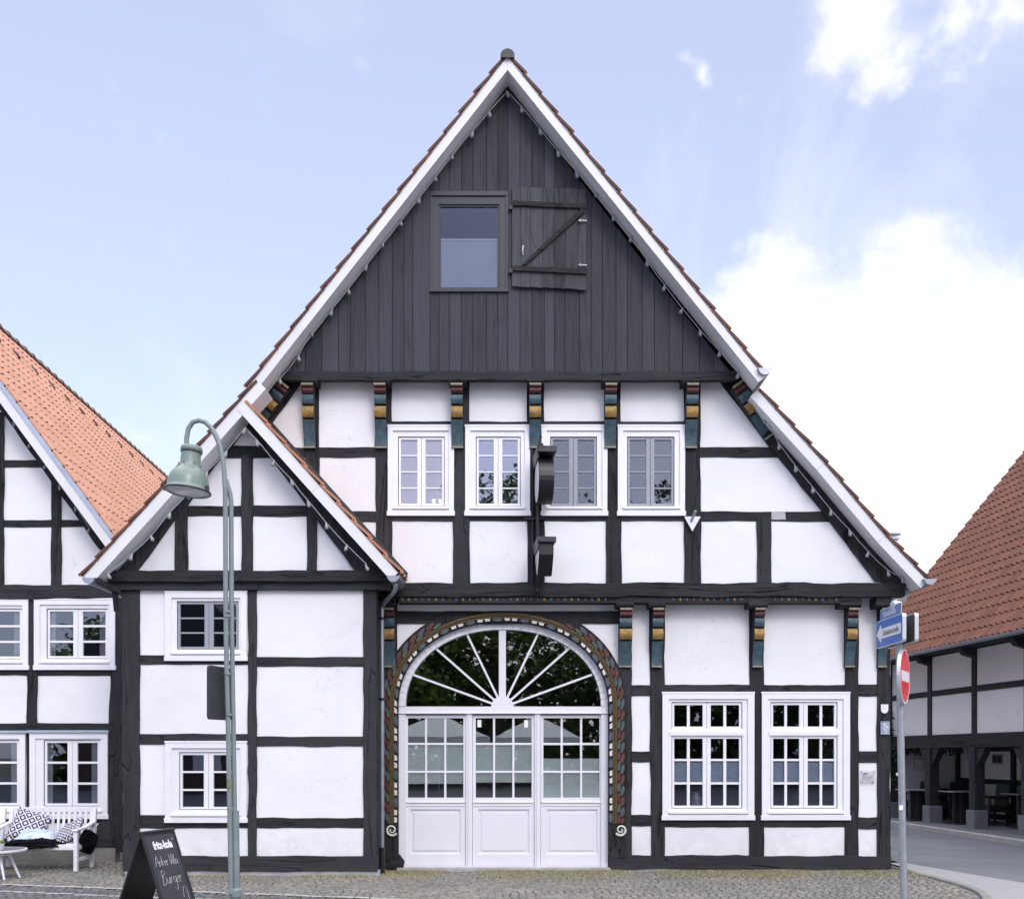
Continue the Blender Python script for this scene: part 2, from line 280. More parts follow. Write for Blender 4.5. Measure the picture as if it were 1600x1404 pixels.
# ------------------------------------------------------------------ mesh builder
def W(px, py, Y):
    s = (D+Y)/F
    return Vector(((px-CX)*s, Y, EH+(HY-py)*s))
def WX(px, Y): return (px-CX)*(D+Y)/F
def WZ(py, Y): return EH+(HY-py)*(D+Y)/F
class MB:
    def __init__(s): s.v = []; s.f = []; s.mi = []; s.rn = []; s.uv = None
    def face(s, pts, m=0, r=0.):
        i = len(s.v); s.v.extend([tuple(p) for p in pts]); s.f.append(tuple(range(i, i+len(pts)))); s.mi.append(m); s.rn.append(r)
    def grid(s, rows, m=0, closed=False, r=0.):
        base = len(s.v); n = len(rows[0])
        for row in rows: s.v.extend([tuple(p) for p in row])
        for i in range(len(rows)-1):
            for j in range(n if closed else n-1):
                k = (j+1) % n
                s.f.append((base+i*n+j, base+i*n+k, base+(i+1)*n+k, base+(i+1)*n+j)); s.mi.append(m); s.rn.append(r)
    def box(s, x0, x1, y0, y1, z0, z1, m=0, M=None, r=0.):
        p = [Vector((x, y, z)) for z in (z0, z1) for (x, y) in ((x0, y0), (x1, y0), (x1, y1), (x0, y1))]
        if M is not None: p = [M @ q for q in p]
        i = len(s.v); s.v.extend([tuple(q) for q in p])
        for f in ((0, 3, 2, 1), (4, 5, 6, 7), (0, 1, 5, 4), (1, 2, 6, 5), (2, 3, 7, 6), (3, 0, 4, 7)):
            s.f.append(tuple(i+k for k in f)); s.mi.append(m); s.rn.append(r)
    def bar(s, a, b, w, h, m=0, up=Vector((0, 0, 1))):    # rectangular bar from a to b
        a = Vector(a); b = Vector(b); d = b-a; l = d.length
        x = d.normalized(); y = up.cross(x)
        if y.length < 1e-4: y = Vector((0, 1, 0)).cross(x)
        y.normalize(); z = x.cross(y)
        M = Matrix.Translation(a) @ Matrix((x, y, z)).transposed().to_4x4()
        s.box(0, l, -w/2, w/2, -h/2, h/2, m, M)
    def prism(s, loops, y0, y1, m=0, ms=None):            # xz loops (outer + holes), extruded from y0 (front) to y1
        if not isinstance(loops[0][0], (tuple, list, Vector)): loops = [loops]
        if ms is None: ms = m
        L2 = [[Vector((p[0], p[1], 0)) for p in lp] for lp in loops]
        tris = tessellate_polygon(L2); flat = [p for lp in L2 for p in lp]; i = len(s.v); n = len(flat)
        s.v.extend([(p.x, y0, p.y) for p in flat]); s.v.extend([(p.x, y1, p.y) for p in flat])
        for t in tris:
            a, b_, c = (flat[k] for k in t); cr = (b_-a).cross(c-a).z
            t = t if cr > 0 else t[::-1]
            s.f.append(tuple(i+k for k in t)); s.mi.append(m); s.rn.append(0)
            s.f.append(tuple(i+n+k for k in t[::-1])); s.mi.append(m); s.rn.append(0)
        o = 0
        for lp in L2:
            q = len(lp)
            for k in range(q):
                a, b_ = i+o+k, i+o+(k+1) % q
                s.f.append((a, b_, b_+n, a+n)); s.mi.append(ms); s.rn.append(0)
            o += q
    def pprism(s, loops, Y, front, back, m=0, ms=None):   # loops in photo px at plane Y
        if not isinstance(loops[0][0], (tuple, list)): loops = [loops]
        s.prism([[(WX(p[0], Y), WZ(p[1], Y)) for p in lp] for lp in loops], Y+front, Y+back, m, ms)
    def prect(s, x0, y0, x1, y1, Y, front, back, m=0):
        s.box(WX(x0, Y), WX(x1, Y), Y+front, Y+back, WZ(y1, Y), WZ(y0, Y), m)
    def tube(s, pts, r, n=8, m=0, caps=True, closed=False):
        pts = [Vector(p) for p in pts]; rr = r if isinstance(r, (list, tuple)) else [r]*len(pts); rows = []; prev = None
        for i, p in enumerate(pts):
            t = (pts[min(i+1, len(pts)-1)]-pts[max(i-1, 0)]).normalized()
            if prev is None:
                a = Vector((0, 1, 0)) if abs(t.y) < .9 else Vector((1, 0, 0)); u = t.cross(a).normalized()
            else: u = (prev-t*prev.dot(t)).normalized()
            prev = u; v = t.cross(u)
            rows.append([p+(u*math.cos(2*math.pi*k/n)+v*math.sin(2*math.pi*k/n))*rr[i] for k in range(n)])
        s.grid(rows, m, True)
        if caps: s.face(rows[0][::-1], m); s.face(rows[-1], m)
    def lathe(s, prof, n=24, m=0, M=None, caps=True):     # prof (r, z)
        rows = []
        for r, z in prof:
            row = [Vector((r*math.cos(2*math.pi*k/n), r*math.sin(2*math.pi*k/n), z)) for k in range(n)]
            rows.append([M @ p for p in row] if M is not None else row)
        s.grid(rows, m, True)
        if caps: s.face(rows[0][::-1], m); s.face(rows[-1], m)
    def build(s, name, mats, parent=None, smooth=False, bevel=0, local=False, weld=False):
        me = bpy.data.meshes.new(name); me.from_pydata(s.v, [], s.f)
        if isinstance(mats, str): mats = [mats]
        for k in mats: me.materials.append(MATS[k])
        me.polygons.foreach_set('material_index', s.mi)
        if any(s.rn):
            a = me.attributes.new('rnd', 'FLOAT', 'FACE'); a.data.foreach_set('value', s.rn)
        if s.uv:
            u = me.uv_layers.new(name='UVMap'); u.data.foreach_set('uv', [c for lp in me.loops for c in s.uv[lp.vertex_index]])
        if smooth: me.polygons.foreach_set('use_smooth', [True]*len(me.polygons))
        me.update(); me.validate()
        o = bpy.data.objects.new(name, me); COL.objects.link(o)
        if parent is not None:
            o.parent = parent
            if not local:
                p = parent; off = Vector((0, 0, 0))
                while p is not None: off += Vector(p.location); p = p.parent
                o.location = -off
        if bevel:
            b = o.modifiers.new('bevel', 'BEVEL'); b.width = bevel; b.segments = 1; b.limit_method = 'ANGLE'; b.angle_limit = R(50)
        return o
def tag(o, label=None, cat=None, group=None, kind=None):
    if label: o['label'] = label
    if cat: o['category'] = cat
    if group: o['group'] = group
    if kind: o['kind'] = kind
    return o
def thing(name, label, cat, loc=(0, 0, 0), rz=0, group=None):
    o = bpy.data.objects.new(name, None); COL.objects.link(o); o.location = loc; o.rotation_euler = (0, 0, rz); o.empty_display_size = .2
    return tag(o, label, cat, group)
def copy_tree(o, parent=None):
    c = o.copy(); COL.objects.link(c); c.parent = parent
    for ch in [x for x in COL.objects if x.parent == o]: copy_tree(ch, c)
    return c

# ------------------------------------------------------------------ timber framing
PROUD = [0]
def wavy(poly, amp, seg=14):
    out = []; n = len(poly)
    for i in range(n):
        a = Vector(poly[i]); b_ = Vector(poly[(i+1) % n]); d = b_-a; l = d.length
        out.append((a.x, a.y)); k = int(l//seg)
        if k < 2: continue
        nrm_ = Vector((-d.y, d.x))/l; ph = rnd.random()*9; ph2 = rnd.random()*9
        for j in range(1, k):
            t = j/k; f = min(1, t*6, (1-t)*6)
            q = amp*f*(.55*math.sin(ph+t*l/31)+.45*math.sin(ph2+t*l/13)+rnd.uniform(-.4, .4))
            p = a+d*t+nrm_*q; out.append((p.x, p.y))
    return out
def beam(parent, kind, poly, Y, mat, proud=None, amp=.9, thick=.10):
    if proud is None: proud = .014+(PROUD[0] % 17)*.0008; PROUD[0] += 1
    m = MB(); m.pprism(wavy(poly, amp), Y, -proud, thick)
    if kind in ('rail', 'collar_beam') and len(poly) == 4:      # oak pegs near the ends
        (xa, ya), (xb, yb) = poly[0], poly[2]
        for q in (xa+7, xb-7):
            c = W(q, (ya+yb)/2+rnd.uniform(-2, 2), Y); m.tube([(c.x, Y-proud+.002, c.z), (c.x, Y-proud-.007, c.z)], .013, 8)
    m = m; return m.build(kind, mat, parent, bevel=.004)
def vpost(parent, x0, x1, y0, y1, Y, amp=.9, name='post', xb0=None, xb1=None):
    xb0 = x0 if xb0 is None else xb0; xb1 = x1 if xb1 is None else xb1
    return beam(parent, name, [(x0, y0), (xb0, y1), (xb1, y1), (x1, y0)], Y, 'timber_v', amp=amp)
def hrail(parent, x0, x1, y0, y1, Y, amp=.8, name='rail', proud=None, dy=0):
    if proud is None: proud = .006+(PROUD[0] % 9)*.0006; PROUD[0] += 1
    return beam(parent, name, [(x0, y0), (x0, y1), (x1, y1+dy), (x1, y0+dy)], Y, 'timber_h', proud=proud, amp=amp)

# ------------------------------------------------------------------ windows
def window(parent, c, Y, cols, rows, sash='white_paint', edge=8, inner=9, film=None, groups=None, label=None, paint='white_paint', glass='glass'):
    """c = casing px rect; cols = list of leaves, each a list of (x0,x1) panes; rows = list of row groups, each list of (y0,y1)"""
    x0, y0, x1, y1 = c; m = MB()
    rows = groups or [rows]
    gx0, gx1 = cols[0][0][0], cols[-1][-1][1]; gy0, gy1 = rows[0][0][0], rows[-1][-1][1]
    s3 = 3.4
    ix0, ix1, iy0, iy1 = gx0-s3-1, gx1+s3+1, gy0-s3-1, gy1+s3+1
    # casing board, stepped inner lining
    def ring(o, i, f, b):
        m.pprism([[(o[0], o[1]), (o[0], o[3]), (o[2], o[3]), (o[2], o[1])], [(i[0], i[1]), (i[0], i[3]), (i[2], i[3]), (i[2], i[1])]], Y, f, b)
    e = edge
    ring((x0, y0, x1, y1-7), (x0+e, y0+e, x1-e, y1-7-2), -.045, .0)
    ring((x0+e-.3, y0+e-.3, x1-e+.3, y1-8), (ix0, iy0, ix1, iy1), -.022, .05)
    m.prect(x0-1.5, y1-7, x1+1.5, y1+.5, Y, -.052, .02)                      # apron board under the sill
    m.prect(x0-1.0, y0-1.5, x1+1.0, y0+1.6, Y, -.050, .0)                    # crown edge
    w_ = m.build('window', paint, parent, bevel=.003)
    if label: w_['label'] = label
    s_ = MB(); s_.prect(x0+e-1, y1-13, x1-e+1, y1-9.5, Y, -.066, -.015); s_.build('sill', paint, w_, bevel=.004)
    for gi, rg in enumerate(rows):
        for li, leaf in enumerate(cols):
            a0 = leaf[0][0]-s3; a1 = leaf[-1][1]+s3
            if li > 0: a0 = (cols[li-1][-1][1]+leaf[0][0])/2+.35
            if li < len(cols)-1: a1 = (leaf[-1][1]+cols[li+1][0][0])/2-.35
            b0 = rg[0][0]-s3; b1 = rg[-1][1]+s3
            sm = MB(); outer = [(a0, b0), (a0, b1), (a1, b1), (a1, b0)]
            hole = [(leaf[0][0], rg[0][0]), (leaf[0][0], rg[-1][1]), (leaf[-1][1], rg[-1][1]), (leaf[-1][1], rg[0][0])]
            sm.pprism([outer, hole], Y, -.002, .045)
            for (p, q) in zip(leaf[:-1], leaf[1:]): sm.prect(p[1], rg[0][0]-.2, q[0], rg[-1][1]+.2, Y, .008, .04)
            for (p, q) in zip(rg[:-1], rg[1:]): sm.prect(leaf[0][0]-.2, p[1], leaf[-1][1]+.2, q[0], Y, .010, .038)
            sm.build('sash', sash, w_, bevel=.002)
            g = MB(); yy = Y+.024; q = [(hole[0][0]-.5, hole[0][1]-.5), (hole[1][0]-.5, hole[1][1]+.5), (hole[2][0]+.5, hole[2][1]+.5), (hole[3][0]+.5, hole[3][1]-.5)]
            g.prism([(WX(p[0], Y), WZ(p[1], Y)) for p in q], yy, yy+.003); g.build('pane', glass, w_)
        if gi < len(rows)-1:                                               # transom between row groups
            t0 = rg[-1][1]+s3; t1 = rows[gi+1][0][0]-s3
            t = MB(); t.prect(ix0-2, t0, ix1+2, t1, Y, -.018, .05); t.prect(ix0-3, t0+(t1-t0)*.35, ix1+3, t1-1.5, Y, -.034, -.017)
            t.build('transom', paint, w_, bevel=.003)
    if film:
        for (fx0, fy0, fx1, fy1, mt) in film:
            f_ = MB(); f_.prect(fx0, fy0, fx1, fy1, Y, .045, .049); f_.build('blind' if mt != 'film' else 'privacy_film', mt, w_)
    return w_, (ix0, iy0, ix1, iy1)
def rect(r): return [(r[0], r[1]), (r[0], r[3]), (r[2], r[3]), (r[2], r[1])]
def spans(a, b, n, gap):
    w_ = ((b-a)-gap*(n-1))/n; return [(a+i*(w_+gap), a+i*(w_+gap)+w_) for i in range(n)]

# ------------------------------------------------------------------ roofs
PAN = [(0, .95), (.1, 1.0), (.22, .7), (.34, .12), (.55, 0), (.8, .1), (.92, .6)]
FLAT = [(0, 0), (.10, .8), (.24, 1.0), (.40, .8), (.52, 0), (.76, .0)]
def tiles(parent, top, bot, y0, y1, mat, row=.34, col=.23, prof=PAN, wave=.022, step=.026, skirt=.03, stagger=False, shear=0, dark=True, name='tile_roof', local=False, coarse=False, hk=.72):
    """tiled roof slope: top/bot are (x,z); runs from y0 to y1; shear shifts x per metre of y"""
    m = MB(); t = Vector((bot[0]-top[0], 0, bot[1]-top[1])); Ls = t.length; t.normalize()
    nn = Vector((-t.z, 0, t.x)); nn = nn if nn.z > 0 else -nn
    nr = max(1, round(Ls/row)); rl = Ls/nr; nc = max(1, round((y1-y0)/col)); cw = (y1-y0)/nc
    us = prof if not coarse else [(0, .8), (.4, 0)]
    for i in range(nr):
        off = .5 if (stagger and i % 2) else 0; A = []; B = []; C = []; keys = []
        jit = rnd.uniform(-.004, .004)
        for c in range(-1 if off else 0, nc+1):
            tj = rnd.uniform(-.004, .004)
            for (u, h) in us:
                y = y0+(c+u+off)*cw
                if y < y0-1e-6 or y > y1+1e-6: continue
                s0 = i*rl; s1 = (i+1)*rl+.01
                hb = step+wave*h+jit+tj; ha = wave*h*hk
                p0 = Vector((top[0]+shear*(y-y0), y, top[1]))
                A.append(p0+t*s0+nn*ha); B.append(p0+t*s1+nn*hb); C.append(p0+t*(s1-.004)+nn*(-.012)); keys.append((c, h, u))
        b0 = len(m.v); n = len(A); m.v.extend([tuple(p) for p in A+B+C])
        rr = {}
        for j in range(n-1):
            c = keys[j][0]
            if c not in rr: rr[c] = rnd.random()
            m.f.append((b0+j, b0+j+1, b0+n+j+1, b0+n+j)); m.mi.append(0); m.rn.append(.02+rr[c]*.96)
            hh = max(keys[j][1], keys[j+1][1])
            m.f.append((b0+n+j, b0+n+j+1, b0+2*n+j+1, b0+2*n+j)); m.mi.append(1 if (dark and hh > .5) else 0); m.rn.append(.02+rr[c]*.96)  # raised roll ends get the painted shade colour
        for e, yy in ((0, y0), (n-1, y1)):
            p = A[e]; q = B[e]; r_ = rnd.random()
            m.face([p, q, q-nn*.034, p-nn*.034], 0, .02+.6*r_); m.face([q, q+t*.02-nn*.0, q+t*.02-nn*.045, q-nn*.045], 0, .9)
    base = [Vector((top[0], y0, top[1])), Vector((bot[0], y0, bot[1])), Vector((bot[0]+shear*(y1-y0), y1, bot[1])), Vector((top[0]+shear*(y1-y0), y1, top[1]))]
    m.face([p-nn*.014 for p in base], 0, .2)
    return m.build(name, [mat, 'roll_shade_and_vent'], parent, local=local)
def offs(p, q, d):                                    # offset segment (xz) inwards (down)
    t = Vector((q[0]-p[0], q[1]-p[1])).normalized(); n = Vector((-t.y, t.x)); n = n if n.y < 0 else -n
    return (p[0]+n.x*d, p[1]+n.y*d), (q[0]+n.x*d, q[1]+n.y*d)
def polyoff(pts, d):
    out = []
    for i, p in enumerate(pts):
        ns = []
        for a, b_ in ((i-1, i), (i, i+1)):
            if a < 0 or b_ >= len(pts): continue
            t = Vector((pts[b_][0]-pts[a][0], pts[b_][1]-pts[a][1])).normalized(); n = Vector((-t.y, t.x)); ns.append(n if n.y < 0 else -n)
        n = sum(ns, Vector((0, 0))).normalized(); k = 1/max(.5, n.dot(ns[0])); out.append((p[0]+n.x*d*k, p[1]+n.y*d*k))
    return out
def barge(parent, pts, Yf, thick, d0, d1, mat='barge_white', name='barge_board'):
    a = polyoff(pts, d0); b_ = polyoff(pts, d1); m = MB()
    for i in range(len(a)-1): m.prism([a[i], b_[i], b_[i+1], a[i+1]], Yf, Yf+thick)
    return m.build(name, mat, parent, bevel=.004)
def soffit(parent, pts, Y0, Y1, d, mat='soffit_white', name='soffit', th=.02):
    a = polyoff(pts, d); b_ = polyoff(pts, d-th); m = MB()
    for i in range(len(a)-1): m.prism([b_[i], a[i], a[i+1], b_[i+1]], Y0, Y1)
    return m.build(name, mat, parent)
def px2xz(pts, Y): return [(WX(p[0], Y), WZ(p[1], Y)) for p in pts]
def gutter(parent, x, z, y0, y1, r=.075, mat='zinc', name='gutter', sgn=1, fall=0):
    m = MB(); n = 10; o = []; i_ = []
    for k in range(n+1):
        a = math.pi+math.pi*k/n; o.append((x+r*math.cos(a), z+r*math.sin(a))); i_.append((x+(r-.006)*math.cos(a), z+(r-.006)*math.sin(a)))
    m.prism(o+i_[::-1], y0, y1); 
    m.prism(o, y0-.004, y0+.002)                      # stop end
    m.tube([(x-sgn*0-r, y0, z), (x-r, y1, z)], .009, 6); m.tube([(x+r, y0, z), (x+r, y1, z)], .009, 6)
    return m.build(name, mat, parent)

# ------------------------------------------------------------------ carved corbels
def corbel(parent, px, w, ytop, ybot, Y, proj=.24, rot=0):
    """painted bracket: cap block, red roll, teal roll, ochre roll, long teal foot"""
    zt = WZ(ytop, Y-proj-.02); zb_ = WZ(ybot, Y-proj+.15); H = zt-zb_; ww = w*(D+Y-proj)/F/2; c = Vector((WX(px, Y-proj*.6), Y, zt))
    M = Matrix.Translation(c) @ Matrix.Rotation(rot, 4, 'Y'); m = MB()
    def prof(seg, mi):
        fr = [[M @ Vector((sx*ww, -d, -z*H)) for (d, z) in seg] for sx in (-1, 1)]
        m.grid([fr[0], fr[1]], mi)
        for k, s_ in enumerate(fr):
            back = [M @ Vector(((-1, 1)[k]*ww, .02, -z*H)) for (d, z) in seg]
            m.grid([s_, back], 0)
        for e in (0, -1):
            m.face([fr[0][e], fr[1][e], M @ Vector((ww, .02, -seg[e][1]*H)), M @ Vector((-ww, .02, -seg[e][1]*H))], 0)
    def roll(z0, z1, d0, d1, b_):
        return [(d0+(d1-d0)*t+b_*math.sin(math.pi*t), z0+(z1-z0)*t) for t in [k/8 for k in range(9)]]
    P = proj
    prof([(P+.03, -.005), (P+.03, .03)], 5); prof([(P+.01, .035), (P+.01, .05)], 2)
    prof(roll(.055, .145, P-.01, P-.02, .025), 2); prof([(P-.05, .14), (P-.05, .165)], 0)
    prof(roll(.165, .31, P-.03, P-.045, .02), 1); prof([(P-.08, .30), (P-.08, .345)], 0)
    prof(roll(.345, .525, P-.055, P-.06, .035), 3); prof([(P-.10, .52), (P-.10, .56)], 0)
    prof([(P-.07-.10*math.sin(t*math.pi/2), .56+.41*t) for t in [k/8 for k in range(9)]], 1)
    prof([(P-.15, .97), (P-.15, 1.0)], 5)
    return m.build('corbel', ['timber_v', 'teal', 'red_paint', 'ochre', 'leaf_green', 'buff'], parent)
def beam_head(parent, x0, x1, y0, y1, Y, proj=.27):
    m = MB(); a = (D+Y)/F; X0, X1, Z0, Z1 = WX(x0, Y-proj), WX(x1, Y-proj), WZ(y1, Y-proj), WZ(y0, Y-proj)
    yf = Y-proj; pr = [(yf, Z1), (yf, Z0+.03), (yf+.03, Z0), (Y, Z0), (Y, Z1)]
    r0 = [Vector((X0, p[0], p[1])) for p in pr]; r1 = [Vector((X1, p[0], p[1])) for p in pr]
    m.grid([r0+[r0[0]], r1+[r1[0]]], 0); m.face(r0); m.face(r1[::-1])
    return m.build('beam_head', 'timber_h', parent, bevel=.006)

# ================================================================== GROUND
gr = MB(); gr.box(-400, 400, -400, 900, -.6, -.03); tag(gr.build('ground', 'joint_soil'), kind='structure')
kerb_line = [(5.72, 30), (5.66, 3), (5.64, .8), (5.64, -.3), (5.70, -.9), (5.70, -1.9), (5.52, -2.7), (5.1, -3.6), (4.3, -4.6), (3.2, -5.4)]
def bez(p, n=6):
    out = []
    for i in range(len(p)-1):
        a = Vector(p[max(i-1, 0)]); b_ = Vector(p[i]); c = Vector(p[i+1]); d = Vector(p[min(i+2, len(p)-1)])
        for k in range(n):
            t = k/n; out.append(.5*((2*b_)+(c-a)*t+(2*a-5*b_+4*c-d)*t*t+(3*b_-a-3*c+d)*t*t*t))
    out.append(Vector(p[-1])); return out
kl = bez(kerb_line)
def kx(y):
    for a, b_ in zip(kl[:-1], kl[1:]):
        if (a.y-y)*(b_.y-y) <= 0 and abs(a.y-b_.y) > 1e-6: return a.x+(b_.x-a.x)*(y-a.y)/(b_.y-a.y)
    return 3.2 if y < -5 else 5.7
# paved square of small setts (bevelled stones, in slightly arched courses)
def setts(name, region, mat, sx=.095, sy=.088, label=None):
    m = MB(); y = -5.4; j = 0
    while y < 1.6:
        x = -10.5+(j % 2)*sx*.5
        while x < 6.0:
            wv = .045*math.sin(x*3.1); w_ = sx*rnd.uniform(.82, 1.12); yy = y+wv
            if region(x+w_/2, yy+sy/2):
                g = .006; h = rnd.uniform(-.003, .003); i = .012
                dx = [rnd.uniform(-.006, .006) for _ in range(8)]
                q = [(x+g+dx[0], yy+g+dx[1]), (x+w_-g+dx[2], yy+g+dx[3]), (x+w_-g+dx[4], yy+sy-g+dx[5]), (x+g+dx[6], yy+sy-g+dx[7])]
                cx_, cy_ = x+w_/2, yy+sy/2
                b0 = len(m.v); m.v.extend([(a, b_, -.022) for a, b_ in q]); m.v.extend([(a+(cx_-a)*.16, b_+(cy_-b_)*.16, h) for a, b_ in q])
                for k in range(4): m.f.append((b0+k, b0+(k+1) % 4, b0+4+(k+1) % 4, b0+4+k)); m.mi.append(0); m.rn.append(0)
                m.f.append((b0+4, b0+5, b0+6, b0+7)); m.mi.append(0); m.rn.append(0)
            x += w_
        y += sy; j += 1
    return m.build(name, mat)
def line1(x): return -1.52-(x+6.5)*.27 if x < -1 else -3.0-(x+1)*.24   # stone edging line across the square
pav = setts('pavement', lambda x, y: y > line1(x) and x < kx(y)-.14 and not (x > -1.9 and y > -.03) and not (-5.35 < x and y > -.62 and x < -1.84) and y < 1.36, 'setts'); tag(pav, kind='structure')
roadp = setts('road', lambda x, y: y < line1(x)-.12 and y > -5.3 and x < kx(y)-.14, 'setts_dark', .11, .10); tag(roadp, kind='structure')
m = MB()
xs = [-10+.5*k for k in range(30)]
for off_, wd in ((0, .11), (-.62, .09)):
    for a in xs:
        x = a
        while x < a+.5:
            l_ = rnd.uniform(.13, .2); ya, yb = line1(x)+off_, line1(x+l_)+off_
            if x < kx(ya)-.3 and (off_ == 0 or x < -2.2):
                h = rnd.uniform(.0, .008); m.v.extend([(x+.008, ya-wd, h), (x+l_-.008, yb-wd, h), (x+l_-.008, yb, h), (x+.008, ya, h)]); k = len(m.v)-4; m.f.append((k, k+1, k+2, k+3)); m.mi.append(0); m.rn.append(0)
            x += l_
tag(m.build('edging_stones', 'concrete'), kind='structure')
# front street beyond the setts (behind and around the camera)
m = MB(); m.box(-60, 60, -60, -5.3, -.026, -.012); m.box(-60, -10.5, -5.3, 1.2, -.026, -.012); tag(m.build('front_road', 'asphalt'), kind='structure')
# side street: dark asphalt, paler band along the kerb, kerbs and far pavement
m = MB(); m.face([(5.66, -5.3, -.020), (60, -5.3, -.020), (60, 60, -.020), (5.66, 60, -.020)]); m.face([(3.0, -5.35, -.021), (5.66, -5.35, -.021), (5.66, 1, -.021), (3.0, -1, -.021)]); tag(m.build('side_street', 'asphalt'), kind='structure')
m = MB(); lb = [(6.05, 30), (6.0, 4), (6.02, 1.6), (6.28, .2), (6.66, -1.3), (7.3, -3), (8.4, -5.3)]
lbz = bez(lb, 4)
for a, b_ in zip(lbz[:-1], lbz[1:]): m.face([(kx(a.y)-.02, a.y, -.016), (kx(b_.y)-.02, b_.y, -.016), (b_.x, b_.y, -.016), (a.x, a.y, -.016)])
tag(m.build('gutter_band', 'asphalt_light'), kind='structure')
def kerb(pts, w_, z0, z1, name, mat='concrete'):
    m = MB(); rows = []
    for i, p in enumerate(pts):
        t = (pts[min(i+1, len(pts)-1)]-pts[max(i-1, 0)]).normalized(); n = Vector((-t.y, t.x))
        a = p-n*w_/2; b_ = p+n*w_/2; c = .012
        rows.append([Vector((a.x, a.y, z0)), Vector((a.x, a.y, z1-c)), Vector((a.x+n.x*c, a.y+n.y*c, z1)), Vector((b_.x-n.x*c, b_.y-n.y*c, z1)), Vector((b_.x, b_.y, z1-c)), Vector((b_.x, b_.y, z0))])
    m.grid(rows); return tag(m.build(name, mat), kind='structure')
kerb(kl, .11, -.05, .012, 'kerb', 'stone_base')
far = [Vector((9.76-.075*y, y)) for y in (-6, 0, 4, 8, 12, 16, 26)]
kerb(far, .14, -.05, .075, 'far_kerb')
m = MB(); m.face([(far[0].x, -6, .068), (22, -6, .068), (22, 26, .068), (far[-1].x, 26, .068)]); tag(m.build('far_pavement', 'asphalt'), kind='structure')
# moss and weeds in the joints along the wall
m = MB()
for _ in range(42000):
    x = rnd.uniform(-4.6, 5.6); base = -.62 if x < -1.85 else -.03
    if x < -1.8 and rnd.random() < .8: continue
    dd = abs(rnd.gauss(0, .42)) if x > -1.8 else abs(rnd.gauss(0, .16)); y = base-dd-.03
    if 3.6 < x < 4.4 and dd > .5 and rnd.random() < .3: continue
    if math.sin(x*2.3)+math.sin(x*5.1+2)+rnd.uniform(-1.3, 1.3) < -.5: continue
    h = rnd.uniform(.006, .022)*(1.4 if dd < .15 else 1); a = rnd.random()*6.3; wd = rnd.uniform(.006, .018)
    c, s_ = math.cos(a)*wd, math.sin(a)*wd; lx, ly = rnd.uniform(-.015, .015), rnd.uniform(-.015, .015)
    m.face([(x-c, y-s_, -.012), (x+c, y+s_, -.012), (x+lx, y+ly, h)])
tag(m.build('moss', 'moss_blade'), 'yellowish moss and weeds in the joints along the house wall', 'moss', kind='stuff')

# ================================================================== MAIN HOUSE
YG, YU, YC, YV, YW = 0.0, -.25, -.50, -.85, -.60      # ground floor, upper storey, clad gable, verge, wing
H = thing('timber_framed_house', 'large white half-timbered gable house with dark boarded peak and arched glazed doorway', 'house', (.3, 0, 0))

windows = {}
# upper storey windows
upper = []
for i, (x0, x1, l0, l1, r0, r1, sash) in enumerate([(606.5, 709.5, 626.5, 652, 665, 690.5, 'white_paint'), (727, 828, 748, 771.5, 785, 809, 'white_paint'),
                                           (846, 948.5, 864, 889, 902.5, 928, 'grey_sash'), (965, 1069.5, 984, 1009.5, 1022.5, 1049, 'grey_sash')]):
    wn, hole = window(H, (x0, 666, x1, 806), YU, [[(l0, l1)], [(r0, r1)]], spans(687, 786.5, 4, 2.2), sash,
                      glass=('glass_pale', 'glass_coated', 'glass', 'glass')[i], film=None if i != 0 else [(620, 684, 697, 790, 'curtain')])
    upper.append(rect(hole))
# plaster of the upper storey
m = MB(); m.pprism([[(452, 586), (300, 766), (176, 912), (1412, 912), (1290, 772), (1150, 602), (1144, 586)]]+upper, YU, 0, .16)
m.build('wall', 'plaster', H)
# ground floor windows
gholes = []
for c, cols in (((1034.5, 1082, 1177.5, 1280), [[(1053.5, 1073.5), (1078, 1098)], [(1110.5, 1130.5), (1135, 1155)]]),
                ((1189.5, 1082, 1326.5, 1280), [[(1208, 1226), (1230, 1249)], [(1262, 1281), (1285, 1303.5)]])):
    wn, hole = window(H, c, YG, cols, None, groups=[[(1101, 1134.5)], [(1153.5, 1185), (1188.5, 1221.5), (1225, 1258)]], edge=10, inner=8,
                      film=[(c[0]+14, 1190, c[2]-14, 1224, 'blind')])
    gholes.append(rect(hole))
# arch curve (flattened arch around the doorway)
ACX, ACY, AA, AB, AN = 786.5, 1103.0, 163.0, 130.5, 2.13
def arch(off, n=40, ybot=1357, leg=None):
    pts = [(ACX-AA-off, ybot)]
    for k in range(n+1):
        t = math.pi*k/n; c, s_ = math.cos(t), math.sin(t)
        pts.append((ACX-(AA+off)*math.copysign(abs(c)**(2/AN), c), ACY-(AB+off)*abs(s_)**(2/AN)))
    pts.append((ACX+AA+off, ybot)); return pts
m = MB(); m.pprism([[(594, 928), (594, 1357), (621, 1357)]+arch(3)+[(955, 1357), (1391, 1357), (1391, 928)]]+gholes, YG, 0, .16)
m.build('wall', 'plaster', H)
